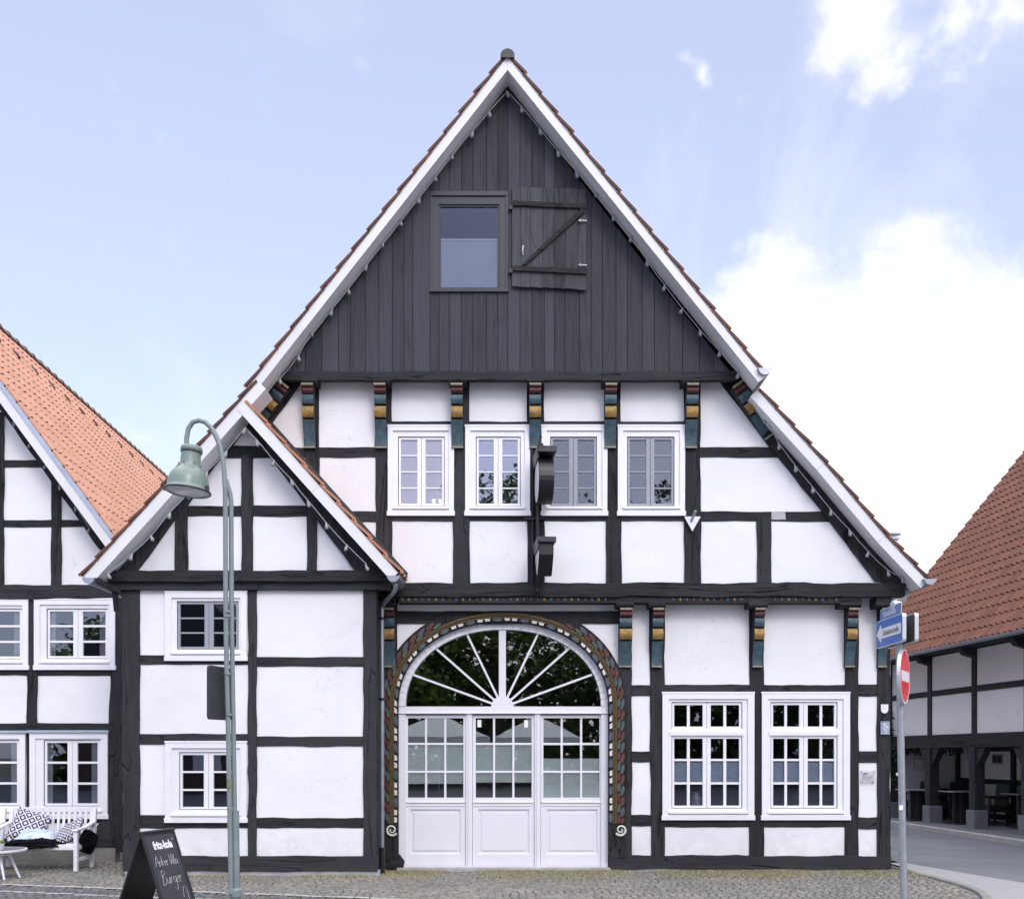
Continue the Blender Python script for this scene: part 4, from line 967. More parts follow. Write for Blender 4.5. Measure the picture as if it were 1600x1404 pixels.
# white triangular flag holder
m = MB(); m.pprism([(1068, 808.5), (1080.5, 831.5), (1093.5, 808.5)], YU, -.075, -.05, 0); 
m.tube([W(1080, 814, YU-.07), W(1087, 798, YU-.2)], .018, 8, 1); m.tube([W(1081, 812, YU-.07), W(1081, 812, YU)], .02, 6, 1)
tag(m.build('flag_holder', ['sign_white', 'galvanised']), 'white triangular plate with a slanted pole holder below the rightmost upper window', 'flag holder')
# plates on and beside the right corner post
m = MB(); pts = [(1378.3, 1100), (1389 - .0, 1100)]; pts = [(1375, 1100), (1375, 1108)]+[(1380.7+5.7*math.cos(math.pi+math.pi*k/10)*1.0, 1108+6*math.sin(math.pi*k/10)) for k in range(1, 10)]+[(1386.4, 1108), (1386.4, 1100)]
m.pprism(pts, YG, -.042, -.030); tag(m.build('shield_plate', 'sign_white'), 'small blank white shield plate on the right corner post', 'plaque')
m = MB(); m.prect(1374.5, 1126.5, 1388.5, 1147, YG, -.045, -.028, 0)
for (a, b_, c, d) in ((1378, 1130, 1384, 1131.2), (1380, 1131, 1381.3, 1143), (1377.5, 1136, 1386.5, 1137.2), (1379, 1133.5, 1383, 1134.5), (1379.5, 1141, 1384.5, 1142.4), (1383.5, 1133.5, 1386.5, 1139), (1382, 1144, 1384, 1145.4)): m.prect(a, b_, c, d, YG, -.047, -.044, 1)
tag(m.build('information_plate', ['plate_blue', 'sign_white'], bevel=.0), 'small pale blue plate with white marks on the right corner post', 'plaque')
o = thing('glass_plaque', 'clear glass plaque on four metal studs right of the ground floor windows', 'plaque', tuple(W(1355, 1213, YG)))
m = MB(); m.prect(1345, 1202.5, 1367, 1222.5, YG, -.035, -.031); m.build('panel', 'clear_panel', o)
m = MB(); 
for (x, y) in ((1346.5, 1204.3), (1366, 1204.6), (1346.8, 1220.3), (1365.3, 1220.5)): m.tube([W(x, y, YG), W(x, y, YG-.045)], .008, 8)
m.build('stud', 'galvanised', o)
m = MB(); m.prect(1348.5, 1206.4, 1354, 1209.4, YG, -.031, -.0295); m.prect(1348, 1212.5, 1362, 1213.6, YG, -.031, -.0295); m.build('lettering_panel', 'acrylic', o)

# ================================================================== LEFT HOUSE
YL = 1.3
HL = thing('timber_framed_house', 'half-timbered neighbour house at the left with a salmon coloured tile roof', 'house', (-9.2, YL, 0))
lh = []
for c, cols, yr in (((-64, 937, 45.5, 1046), [[(-44, -10)], [(0-3, 31)]], (955, 1025)), ((55, 936, 181, 1046), [[(78, 114.5)], [(129.5, 165)]], (955, 1024.5)),
                    ((-75, 1145, 41, 1273+5), [[(-52, -16)], [(-8, 26.5)]], (1160, 1254)), ((48, 1144.5, 169.5, 1278), [[(73.5, 105.5)], [(121, 152.5)]], (1160, 1254.5))):
    fm = [(cols[1][0][1]-11, yr[0]-4, cols[1][0][1]+2, yr[1]+4, 'curtain'), (cols[0][0][0]-2, yr[0]-4, cols[0][0][0]+7, yr[1]+4, 'curtain')]
    wn, hole = window(HL, c, YL, cols, spans(yr[0], yr[1], 3, 3.4), edge=9, film=fm); lh.append(rect(hole))
m = MB(); m.pprism([[(-157, 400), (-480, 860), (-480, 1326), (182, 1326), (182, 880), (150, 838)]]+lh, YL, 0, .16); m.build('wall', 'plaster', HL)
m = MB(); m.box(WX(182, YL)-.14, WX(182, YL), YL+.16, 16, 0, 4.8); m.box(-13, -12.85, YL, 16, 0, 4.8); m.box(-13, -6.1, 16, 16.1, 0, 4.8); m.build('outer_wall', 'plaster', HL)
m = MB(); m.box(-12.8, -6.3, YL+2.2, YL+2.3, 0, 4.4); m.box(-12.8, -6.3, YL+.17, 14, 1.95+.3, 2.4); m.box(-12.8, -6.3, YL+.17, 14, 4.2, 4.3); m.build('inner_wall', 'dark_room', HL)
vpost(HL, -12, 7, 645, 914, YL); vpost(HL, 81, 96.5, 735, 914, YL)
hrail(HL, 5, 70, 719, 730, YL); hrail(HL, 5, 140, 812.5, 823, YL); hrail(HL, -160, 5, 719, 730, YL); hrail(HL, -160, 5, 812.5, 823, YL)
beam(HL, 'jetty_beam', [(-480, 914), (-480, 937), (60, 937), (182, 934), (182, 914)], YL, 'timber_h', proud=.05)
beam(HL, 'brace', [(-100, 490), (6, 647), (58, 719), (80, 751), (124, 812), (156, 858), (186, 880), (186, 862), (0, 602), (-90, 470)], YL, 'timber_v', proud=.03)
beam(HL, 'brace', [(-314+100, 490), (-314-6, 647), (-314-58, 719), (-314-80, 751), (-314-124, 812), (-314-156, 858), (-314-186, 880), (-314-186, 862), (-314, 602), (-314+90, 470)][::-1], YL, 'timber_v', proud=.03)
for a in (-410, -328, -246, -165, -84): vpost(HL, a, a+16, {-410: 745, -328: 640, -246: 530, -165: 420, -84: 520}[a], 914, YL)
hrail(HL, -372, -160, 719, 730, YL); hrail(HL, -452, -160, 812.5, 823, YL); hrail(HL, -250, -64, 560, 572, YL)
for a in (-478, -330, -200, -82): vpost(HL, a, a+16, 936, 1323, YL)
vpost(HL, 43, 59, 1050, 1134, YL); vpost(HL, 46, 55, 934, 1050, YL, .3); vpost(HL, 42, 48.5, 1134, 1280, YL, .3); vpost(HL, 175, 192, 934, 1330, YL, 1.2, 'corner_post', 166, 192)
hrail(HL, -480, 178, 1044.5, 1055, YL); hrail(HL, -480, 176, 1129.5, 1143.5, YL, proud=.02); hrail(HL, -480, 176, 1277, 1285, YL); beam(HL, 'sill_beam', [(-480, 1308), (-480, 1323), (176, 1323), (176, 1309)], YL, 'timber_h', proud=.03)
vpost(HL, 161.5, 178, 1278, 1312, YL, .5); vpost(HL, 40, 52, 1278, 1312, YL, .5)
beam(HL, 'brace', [(152, 1290), (176, 1260), (178, 1312), (150, 1312)], YL, 'timber_v', proud=.026)
m = MB(); m.prect(-70, 1141, 46, 1145, YL, -.075, -.0); m.prect(45.5, 1140.5, 172, 1144.5, YL, -.075, -.0); m.build('drip_board', 'zinc_light', HL, bevel=.004)
m = MB(); m.pprism(wavy([(-480, 1321), (-480, 1348), (182, 1348), (182, 1324)], 1), YL, -.06, .12); m.build('foundation', 'stone_base', HL, bevel=.01)
apx = -9.23; apz = 9.39; YLV = YL-.4; sh_ = -.034
evx, evz = -5.86, 4.79
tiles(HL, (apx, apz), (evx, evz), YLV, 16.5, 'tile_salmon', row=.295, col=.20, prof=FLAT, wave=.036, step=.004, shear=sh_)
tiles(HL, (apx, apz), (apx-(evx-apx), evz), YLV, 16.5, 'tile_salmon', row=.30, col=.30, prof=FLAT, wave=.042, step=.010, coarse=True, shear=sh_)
lv = [(apx, apz), (evx, evz)]
lvb = [(2*apx-evx, evz)]+lv; barge(HL, lvb, YLV-.02, .025, .05, .215); barge(HL, lvb, YLV-.035, .02, .02, .08, 'zinc_light', 'verge_flashing'); soffit(HL, lv, YLV+.005, YL+.02, .21, 'timber_y')
m = MB()
for k in range(44):
    y = YLV+k*.36; xx = apx+sh_*(y-YLV); rows = []
    for (yy, r_) in ((0, .095), (.05, .092), (.06, .08), (.36, .078)):
        rows.append([Vector((xx+sh_*yy+r_*math.cos(a), y+yy, apz+.0+r_*math.sin(a)*.9)) for a in [math.pi*(-.05+1.1*q/8) for q in range(9)]])
    m.grid(rows)
m.build('ridge_tile', 'ridge_weathered', HL)
m = MB()                                                # snow hooks / vent tiles one row below the ridge
tt = Vector((evx-apx, 0, evz-apz)).normalized()
for k in range(16):
    y = YLV+.6+k*.78; p = Vector((apx+sh_*(y-YLV), y, apz))+tt*.72; nn = Vector((-tt.z, 0, tt.x)); nn = nn if nn.z > 0 else -nn
    m = MB(); m.bar(p+nn*.03, p+tt*.13+nn*.035, .11, .04, 0, nn); m.build('vent_tile', 'roll_shade_and_vent', HL)
string_lights('string_lights', 'row of bulbs on the dark edge of the left neighbour gable', [(-22, 594), (0, 627), (22, 661), (46, 695), (71, 728), (93, 761), (118, 794), (139, 828)], YL-.09)

# ================================================================== RIGHT ARCADE HOUSE (own frame: x into the house, y away)
HR = thing('arcade_house', 'half-timbered house across the side street with open arcade and red pantile roof', 'house', (10.458, 0, 0), math.atan(.08))
PY = [-4.4, -2.4, -.4, 1.62, 3.63, 5.63, 7.63, 9.64, 11.75]
ZB0, ZB1, ZM, ZT = 1.80, 2.10, 3.05, 4.0
m = MB(); m.box(.06, .20, -5, 11.9, ZB0+.1, ZT+.3); m.build('wall', 'plaster_grey', HR, local=True)
m = MB(); m.box(.2, 1.9, -5, 11.95, ZB0+.16, ZB0+.24); m.build('arcade_ceiling', 'timber_y', HR, local=True)
m = MB(); m.box(.06, 8, 11.88, 12.05, 0, ZT+.2); m.prism([(0, ZT), (8.2, ZT), (4.1, 9.6)], 11.88, 12.05); m.build('end_wall', 'plaster', HR, local=True)
m = MB(); m.box(1.85, 2.0, -5, 11.9, 0, ZB1); m.build('back_wall', 'plaster_grey', HR, local=True)
m = MB(); m.box(8, 8.2, -5, 12, 0, ZT); m.build('outer_wall', 'plaster_grey', HR, local=True)
def rbox(name, *b_, mat='timber_y', bev=.006):
    m = MB(); m.box(*b_); return m.build(name, mat, HR, local=True, bevel=bev)
rbox('bressummer', .0, .25, -5, 11.95, ZB0, ZB1); rbox('rail', .035, .18, -5, 11.9, ZM-.06, ZM+.07); rbox('wall_plate', .03, .22, -5, 11.9, ZT-.1, ZT+.1)
for y in PY:
    rbox('post', -.01, .22, y-.12, y+.12, .46, ZB0+.002, mat='timber_v'); rbox('plinth', -.05, .27, y-.17, y+.17, .03, .46, mat='plinth_stone', bev=.01)
    rbox('post', .03, .2, y-.095, y+.095, ZB1, ZT-.1, mat='timber_v')
    m = MB(); pr = [(0, 0), (-.32, 0), (-.32, -.09), (-.22, -.2), (0, -.26)]
    r0 = [Vector((a+.03, y-.1, ZT-.02+b_)) for a, b_ in pr]; r1 = [Vector((a+.03, y+.1, ZT-.02+b_)) for a, b_ in pr]; m.grid([r0+[r0[0]], r1+[r1[0]]]); m.face(r0); m.face(r1[::-1]); m.build('beam_head', 'timber_h', HR, local=True)
    for sg in (-1, 1):
        m = MB(); yy = [y+sg*.11, y+sg*.11, y+sg*.48, y+sg*.36]; zz = [ZB0-.42, ZB0, ZB0, ZB0-.16]
        r0 = [Vector((.03, a, b_)) for a, b_ in zip(yy, zz)]; r1 = [Vector((.18, a, b_)) for a, b_ in zip(yy, zz)]; m.grid([r0+[r0[0]], r1+[r1[0]]]); m.face(r0); m.face(r1[::-1]); m.build('knee_brace', 'timber_v', HR, local=True)
for y in (-3.4, -1.2, 1.0, 3.2, 5.4, 7.3, 9.2, 11.75): rbox('inner_post', 1.80, 1.87, y-.09, y+.09, 0, ZB1, mat='timber_v')
for z in (.18, 1.0, 1.78): rbox('inner_rail', 1.81, 1.865, -5, 11.88, z-.06, z+.06)
for y in (6.1, 8.6, 9.9):
    m = MB(); m.box(1.83, 1.87, y-.22, y+.22, 1.42, 1.66, 0)
    for q in (-.11, .11): m.box(1.815, 1.835, y+q-.08, y+q+.08, 1.46, 1.62, 1)
    m.build('window', ['grey_sash', 'dark_room'], HR, local=True)
m = MB(); m.box(.62, 1.02, 11.80, 11.88, 1.22, 1.62, 0); m.box(.67, .97, 11.785, 11.805, 1.27, 1.57, 1); m.box(.70, .94, 11.78, 11.79, 1.32, 1.5, 0); m.build('menu_case', ['plaster_grey', 'acrylic'], HR, local=True, bevel=.006)
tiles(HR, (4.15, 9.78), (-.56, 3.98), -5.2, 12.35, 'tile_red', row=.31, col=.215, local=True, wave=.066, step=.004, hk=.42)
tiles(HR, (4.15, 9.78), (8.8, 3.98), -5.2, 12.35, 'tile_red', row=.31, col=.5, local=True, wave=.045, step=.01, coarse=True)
m = MB(); m.box(-.50, .1, -5.2, 12.3, 3.93, 3.97); m.build('soffit', 'timber_y', HR, local=True)
m = MB(); rr = .07; o_ = [(-.63+rr*math.cos(math.pi+math.pi*k/8), 3.96+rr*math.sin(math.pi+math.pi*k/8)) for k in range(9)]; i_ = [(-.63+(rr-.008)*math.cos(math.pi+math.pi*k/8), 3.96+(rr-.008)*math.sin(math.pi+math.pi*k/8)) for k in range(9)]
m.prism(o_+i_[::-1], -5.2, 12.4); m.build('gutter', 'zinc', HR, local=True)
# ivy on the far end of the arcade
m = MB(); iv = thing('ivy', 'green climbing plant at the far end of the arcade', 'plant', (9.45, 11.6, 0))
for _ in range(900):
    t = rnd.random(); zc = .9+t*1.8; c = Vector((rnd.gauss(-.02, .10), rnd.gauss(0, .12), zc))
    if rnd.random() < .4: c = Vector((rnd.uniform(-.1, 1.9), rnd.gauss(-.1, .05), 1.83+rnd.gauss(0, .07)-abs(rnd.gauss(0, .05))))
    a = Vector((rnd.uniform(-1, 1), rnd.uniform(-1, 1), rnd.uniform(-1, 1))).normalized()*.045; b_ = a.cross(Vector((rnd.random(), rnd.random(), rnd.random()))).normalized()*.04
    m.face([c-a, c+b_, c+a, c-b_])
m.build('foliage', 'ivy', iv, local=True)
m = MB(); m.tube([(0, 0, 0), (.02, .02, .9), (-.02, 0, 1.8), (.1, -.05, 2.5)], [.03, .025, .02, .01], 6); m.build('stem', 'bark', iv, local=True)

# ================================================================== grey roofed house far behind
HG = thing('grey_roofed_house', 'dark grey roofed house behind, glimpsed between eave and arcade roof', 'house', (15, 30, 0))
m = MB(); m.box(9.5, 22, 26, 34, 0, 6.0); m.build('wall', 'plaster_grey', HG)
for zz in (0,):
    m = MB()
    for k in range(22):
        t0, t1 = k/22, (k+1)/22; y0_, y1_ = 25.5+4.5*t0, 25.5+4.5*t1; z0_, z1_ = 5.8+2.9*t0, 5.8+2.9*t1
        m.face([(9.2, y0_, z0_+.03), (22.5, y0_, z0_+.03), (22.5, y1_, z1_), (9.2, y1_, z1_)], 0, rnd.random()); m.face([(9.2, y0_, z0_+.03), (22.5, y0_, z0_+.03), (22.5, y0_, z0_-.02), (9.2, y0_, z0_-.02)], 0, .2)
    m.face([(9.2, 34.5, 5.8), (22.5, 34.5, 5.8), (22.5, 30, 8.7), (9.2, 30, 8.7)], 0, .5); m.face([(9.5, 25.6, 5.8), (9.5, 34.4, 5.8), (9.5, 30, 8.6)], 0, .5)
    m.build('roof', 'tile_grey', HG)
m = MB(); c = Vector((13.62, 22.6+0, 0)); dd = 41.0; fx = (1396.5-CX)/F*dd
m.tube([(fx, 26, 6.0), (fx, 26, 9.98)], .13, 12); m.lathe([(.16, 0), (.2, .03), (.2, .1), (.16, .12)], 12, 0, Matrix.Translation((fx, 26, 9.95))); m.lathe([(.27, .0), (.27, .05), (.05, .12)], 12, 0, Matrix.Translation((fx, 26, 10.16))); m.tube([(fx, 26, 10.0), (fx, 26, 10.18)], .08, 8); m.build('flue', 'flue_steel', HG, smooth=False)

# ================================================================== street lamp
LY = -4.0
lamp = thing('street_lamp', 'green bell-shaped street lamp on a curved swan-neck double tube post', 'street lamp', (WX(368, LY), LY, 0))
p1 = [(292, 700), (291.5, 686), (294, 670), (301, 659.5), (311, 656.5), (321, 659.5), (330, 668), (338, 682), (344, 698), (348, 716), (350.5, 740), (352, 770), (352.4, 830), (352.6, 915), (354, 1040), (357, 1160), (359, 1280), (361, 1396)]
m = MB(); m.tube([W(x, y, LY-.03) for x, y in p1], .0258, 12); m.build('swan_neck', 'lamp_pole', lamp, smooth=True)
p2 = [(353, 750), (356, 760), (359.5, 771), (361, 784), (361.3, 830), (361.6, 930), (363, 1040), (365, 1160), (367, 1275)]
m = MB(); m.tube([W(x, y, LY+.02) for x, y in p2], .0258, 12); m.build('brace_tube', 'lamp_pole', lamp, smooth=True)
m = MB(); m.tube([W(367.6, 1266, LY+.02), W(369, 1395, LY+.02)], .040, 16); m.lathe([(.055, 0), (.055, .05), (.045, .06), (.05, .16), (.062, .17), (.062, .24), (.04, .26)], 16, 0, Matrix.Translation((WX(368.5, LY), LY+.01, 0)))
m.build('post', 'lamp_pole', lamp)
m = MB()
for yy in (955, 962, 1052, 1116, 1392): m.tube([W(355 if yy < 1100 else 358, yy-1.8, LY-.03), W(355 if yy < 1100 else 358, yy+1.8, LY-.03)], .036, 10)
m.bar(W(356, 958, LY-.02), W(363, 958, LY+.02), .03, .07); m.build('clamp', 'lamp_pole', lamp)
hc = W(293, 768, LY-.03); M = Matrix.Translation(hc) @ Matrix.Rotation(R(5), 4, 'Y') @ Matrix.Rotation(R(-2), 4, 'X')
m = MB(); m.lathe([(.02, .485), (.085, .48), (.105, .468), (.112, .45), (.112, .425), (.100, .415), (.100, .40), (.104, .30), (.112, .255), (.125, .245), (.135, .235), (.165, .205), (.192, .165), (.208, .11), (.214, .055), (.216, .03), (.232, .022), (.236, .008), (.228, -.004), (.212, -.002), (.205, .02)], 40, 0, M, caps=False)
for a in (10, 70, 130, 190, 250, 310):
    pt = M @ Vector((.106*math.cos(R(a)), .106*math.sin(R(a)), .29)); m.tube([pt, M @ Vector((.122*math.cos(R(a)), .122*math.sin(R(a)), .29))], .009, 6)
head = m.build('lamp_shade', 'lamp_green', lamp, smooth=True)
m = MB(); m.lathe([(.208, .004), (.15, -.012), (.08, -.020), (.001, -.022)], 40, 0, M, caps=False); m.build('lens', 'lamp_lens', head, smooth=True)
m = MB()
for k in range(12): m.tube([M @ Vector((.105*math.cos(t), .105*math.sin(t), .413)) for t in (k*math.pi/6, (k+1)*math.pi/6)], .008, 6)
for k in range(24): m.tube([M @ Vector((.232*math.cos(t), .232*math.sin(t), .003)) for t in (k*math.pi/12, (k+1)*math.pi/12)], .010, 6)
for a in (-20, 175):
    q = M @ Vector((.24*math.cos(R(a)), .24*math.sin(R(a)), .02)); m.box(q.x-.018, q.x+.018, q.y-.02, q.y+.02, q.z-.02, q.z+.035)
m.build('rim_seal', 'anthracite', head)
m = MB(); m.tube([W(358.2, 1217, LY-.032), W(358.6, 1232, LY-.032)], .0285, 10); m.build('sticker', 'sticker_green', lamp)
# traffic sign seen from its edge on the lamp post
c = W(342.5, 1082.5, LY-.02); M = Matrix.Translation(c) @ Matrix.Rotation(R(73), 4, 'Z')
m = MB(); wS, hS = .21, .277; pr = []
for cx_, cz_, a0 in ((wS-.04, hS-.04, 0), (-wS+.04, hS-.04, 90), (-wS+.04, -hS+.04, 180), (wS-.04, -hS+.04, 270)):
    for k in range(5): a = R(a0+k*22.5); pr.append((cx_+.04*math.cos(a), cz_+.04*math.sin(a)))
m.prism(pr, -.012, .012); m.v = [tuple(M @ Vector(v)) for v in m.v]
sgn = m.build('sign_plate', 'sign_back', lamp); sgn['label'] = 'dark traffic sign seen nearly edge-on, clamped to the lamp post'

# ================================================================== sign post at the right
SPX, SPY = 4.195, -3.55
sp = thing('sign_post', 'grey metal post carrying one-way, no-entry and street name signs', 'sign post', (SPX+.05, SPY, 0))
m = MB(); m.tube([(SPX+.055, SPY, 0), (SPX+.02, SPY, 1.9), (SPX, SPY, 3.16)], .0375, 16); m.lathe([(.0375, 0), (.042, 0), (.042, .03), (.02, .045)], 16, 0, Matrix.Translation((SPX, SPY, 3.14))); m.build('post', 'galvanised', sp, smooth=False)
m = MB(); m.box(SPX-.036+.012, SPX-.030+.012, SPY-.02, SPY+.02, 1.42, 1.45); m.box(SPX-.01, SPX+.03, SPY-.039, SPY-.036, .0+1.05, 1.10); m.build('sticker', 'print_white', sp)
def rrect(w_, h_, r_, n=4):
    pr = []
    for cx_, cz_, a0 in ((w_-r_, h_-r_, 0), (-w_+r_, h_-r_, 90), (-w_+r_, -h_+r_, 180), (w_-r_, -h_+r_, 270)):
        for k in range(n+1): a = R(a0+k*90/n); pr.append((cx_+r_*math.cos(a), cz_+r_*math.sin(a)))
    return pr
def textmesh(s_, size, mat, M, name, parent, bold=0., sx=1., ext=.001, shear=0):
    cu = bpy.data.curves.new(name, 'FONT'); cu.body = s_; cu.size = size; cu.align_x = 'CENTER'; cu.align_y = 'CENTER'; cu.offset = bold; cu.extrude = ext; cu.shear = shear
    to = bpy.data.objects.new(name+'_c', cu); COL.objects.link(to); dg = bpy.context.evaluated_depsgraph_get(); me = bpy.data.meshes.new_from_object(to.evaluated_get(dg))
    bpy.data.objects.remove(to); me.transform(M @ Matrix.Scale(sx, 4, (1, 0, 0))); me.materials.clear(); me.materials.append(MATS[mat]); me.name = name
    o = bpy.data.objects.new(name, me); COL.objects.link(o); o.parent = parent; off = Vector((0, 0, 0)); p = parent
    while p is not None: off += Vector(p.location); p = p.parent
    o.location = -off; return o
# plates lie parallel to the side street: local x along the plate, local y = depth
def plate(cx_, cy_, cz_, rz, w_, h_, th, frame, face, name, r_=.03, label=None, faceinset=.008):
    M = Matrix.Translation((cx_, cy_, cz_)) @ Matrix.Rotation(rz, 4, 'Z')
    m = MB(); m.prism(rrect(w_/2, h_/2, r_), 0, th); m.v = [tuple(M @ Vector(v)) for v in m.v]; o = m.build(name, frame, sp, bevel=.004)
    if label: o['label'] = label
    f = MB(); f.prism(rrect(w_/2-faceinset, h_/2-faceinset, max(r_-faceinset, .004)), -.002, .004); f.v = [tuple(M @ Vector(v)) for v in f.v]; f.build('face', face, o)
    return o, M
RZ = R(-90)                                            # front of the plate looks towards -x (the camera's side)
o, M = plate(4.105, -3.50, 2.987, RZ, .80, .30, .040, 'alu', 'sign_blue', 'one_way_sign')
# in this frame local +x points to the viewer's right (towards the camera, -y)
m = MB(); m.prism([(-.375, 0), (-.235, .105), (-.235, .055), (.36, .055), (.36, -.055), (-.235, -.055), (-.235, -.105)], -.004, .002); m.v = [tuple(M @ Vector(v)) for v in m.v]; m.build('arrow', 'sign_white', o)
TM = M @ Matrix.Translation((.065, -.005, -.002)) @ Matrix.Rotation(R(90), 4, 'X')
textmesh('Einbahnstraße', .085, 'ink', TM, 'lettering', o, sx=1.0, ext=.0008)
o, M = plate(4.235, -3.50, 2.987, RZ, .80, .30, .040, 'alu', 'sign_back', 'sign_plate', label='second sign box turned to the other side, dark back towards us')
o, M = plate(4.125, -3.49, 3.20, RZ, .64, .125, .006, 'alu', 'name_blue', 'street_name_sign', r_=.008)
textmesh('Schulstraße', .085, 'sign_white', M @ Matrix.Translation((-.02, -.004, -.002)) @ Matrix.Rotation(R(90), 4, 'X'), 'lettering', o)
m = MB(); m.box(4.12, 4.20, SPY-.07, SPY+.07, 3.21, 3.30); m.build('cap', 'alu', sp, bevel=.01)
m = MB()
for z in (2.90, 3.06): m.box(SPX-.07, SPX+.05, SPY-.045, SPY+.045, z-.012, z+.012)
for z in (2.27, 2.70): m.bar((SPX+.0, SPY, z), (SPX+.04, SPY-.05, z), .08, .025)
m.build('clamp', 'galvanised', sp)
M = Matrix.Translation((4.232, -3.625, 2.49)) @ Matrix.Rotation(R(60), 4, 'Z') 
m = MB(); n = 40; m.prism([(.30*math.cos(2*math.pi*k/n), .30*math.sin(2*math.pi*k/n)) for k in range(n)], 0, .03); m.v = [tuple(M @ Vector(v)) for v in m.v]; ne = m.build('no_entry_sign', 'alu', sp, bevel=.003)
m = MB(); m.prism([(.29*math.cos(2*math.pi*k/n), .29*math.sin(2*math.pi*k/n)) for k in range(n)], -.002, .002); m.v = [tuple(M @ Vector(v)) for v in m.v]; m.build('white_edge', 'sign_white', ne)
m = MB(); m.prism([(.275*math.cos(2*math.pi*k/n), .275*math.sin(2*math.pi*k/n)) for k in range(n)], -.004, .001, 0); m.prism([(-.225, .055), (.225, .055), (.225, -.055), (-.225, -.055)], -.006, .0, 1); m.prism([(-.16, -.075), (.16, -.075), (.16, -.19), (-.16, -.19)], -.006, .0, 2)  # lower red rectangle is a reflection painted onto the disc
m.v = [tuple(M @ Vector(v)) for v in m.v]; m.build('face', ['sign_red', 'sign_white', 'sign_red_reflection'], ne)

# ================================================================== A-board
TH = R(75); tl = Vector((-3.838, -4.10, .837)); dv = Vector((math.cos(TH), math.sin(TH), 0)); nv = Vector((math.sin(TH), -math.cos(TH), 0)); BW = .60
ab = thing('pavement_sign', 'black folding chalkboard sign with white lettering on the pavement', 'a-board', tuple(Vector((tl.x, tl.y, 0))+dv*BW/2))
def boardM(sg):
    foot = tl+nv*sg*.29; foot.z = 0; up = (tl-foot).normalized(); return foot, up
for sg, nm in ((1, 'chalkboard'), (-1, 'rear_board')):
    foot, up = boardM(sg); no_ = dv.cross(up)*sg; hgt = (tl-foot).length
    def P(u, v, o): return foot+dv*u*(1)+up*v+no_*o
    n_out = no_ if no_.dot(nv*sg) > 0 else -no_
    def P(u, v, o): return foot+dv*u+up*v+n_out*o
    def pb(m, u0, u1, v0, v1, o0, o1, mi=0):
        p = [P(u, v, o) for o in (o0, o1) for (u, v) in ((u0, v0), (u1, v0), (u1, v1), (u0, v1))]; i = len(m.v); m.v.extend([tuple(q) for q in p])
        for f in ((0, 3, 2, 1), (4, 5, 6, 7), (0, 1, 5, 4), (1, 2, 6, 5), (2, 3, 7, 6), (3, 0, 4, 7)): m.f.append(tuple(i+k for k in f)); m.mi.append(mi); m.rn.append(0)
    m = MB(); fr = .035
    pb(m, 0, fr, 0, hgt, -.012, .012); pb(m, BW-fr, BW, 0, hgt, -.012, .012); pb(m, fr, BW-fr, hgt-fr, hgt, -.012, .012); pb(m, fr, BW-fr, .02, .02+fr, -.012, .012)
    m2 = m.build('frame', 'board_black', ab, bevel=.002)
    m = MB(); pb(m, fr, BW-fr, .05, hgt-fr, -.008, .004); m.build(nm, 'chalkboard' if sg == 1 else 'board_black', ab)
    if sg == 1:
        MM = Matrix((dv, up, n_out)).transposed().to_4x4(); MM.translation = P(BW*.53, hgt-.155, .006)
        textmesh('fritz-kola', .118, 'print_white', MM, 'printed_lettering', ab, bold=.005, sx=.80, ext=.0008)
        star = MM @ Matrix.Translation((.20, .055, 0)); m = MB()
        for a in (0, 60, 120): m.box(-.012, .012, -.003, .003, -.001, .001, 0, star @ Matrix.Rotation(R(a), 4, 'Z'))
        # handwriting as chalk strokes
        GL = {'A': [[(0, 0), (.35, 1.1), (.7, -.05)], [(.12, .4), (.62, .45)]], 'n': [[(0, .5), (.05, 0)], [(.03, .3), (.2, .5), (.35, .42), (.4, 0)]], 'k': [[(0, 1.05), (.03, 0)], [(.35, .5), (.05, .25), (.42, 0)]],
              'e': [[(0, .25), (.3, .32), (.28, .48), (.12, .5), (.0, .28), (.08, .03), (.34, .08)]], 'r': [[(0, .5), (.04, 0)], [(.03, .3), (.15, .48), (.32, .5)]], 'V': [[(0, 1.1), (.22, 0), (.5, 1.15)]],
              'i': [[(0, .5), (.04, 0)], [(.0, .72), (.02, .76)]], 'l': [[(.02, 1.05), (0, .15), (.12, 0)]], 'a': [[(.34, .45), (.12, .5), (0, .22), (.12, 0), (.32, .2), (.34, .48), (.38, .05), (.5, 0)]],
              'B': [[(.1, 1.1), (.05, 0)], [(.0, 1.0), (.35, 1.1), (.5, .85), (.1, .6), (.5, .45), (.5, .1), (.1, -.05), (-.15, .1)]], 'u': [[(0, .5), (.05, .1), (.2, 0), (.36, .15), (.38, .5), (.42, 0)]], 'g': [[(.34, .42), (.12, .5), (0, .25), (.15, .05), (.34, .2), (.36, .5), (.38, -.3), (.2, -.55), (-.05, -.35)]], ' ': []}
        AD = {'A': .75, 'n': .5, 'k': .5, 'e': .42, 'r': .42, 'V': .55, 'i': .18, 'l': .2, 'a': .5, 'B': .65, 'u': .52, 'g': .5, ' ': .22}
        for word, u0, v0, sz in (('Anker Villa', .095, hgt-.375, .100), ('Burger', .13, hgt-.575, .135)):
            u = u0
            for ch in word:
                for st in GL[ch]:
                    q = bez([(a, b_) for a, b_ in st], 4) if len(st) > 2 else [Vector(st[0]), Vector(st[1])]
                    m.tube([P(u+p.x*sz*.92+p.y*sz*.06, v0+p.y*sz, .005) for p in q], .0026, 4)
                u += AD[ch]*sz*.92
        q = bez([(0, 0), (.03, .10), (.07, .11), (.09, .04), (.07, -.08), (.03, -.1)], 4); m.tube([P(.42+p.x, .14+p.y, .005) for p in q], .0024, 4)
        m.build('chalk_writing', 'chalk', ab)
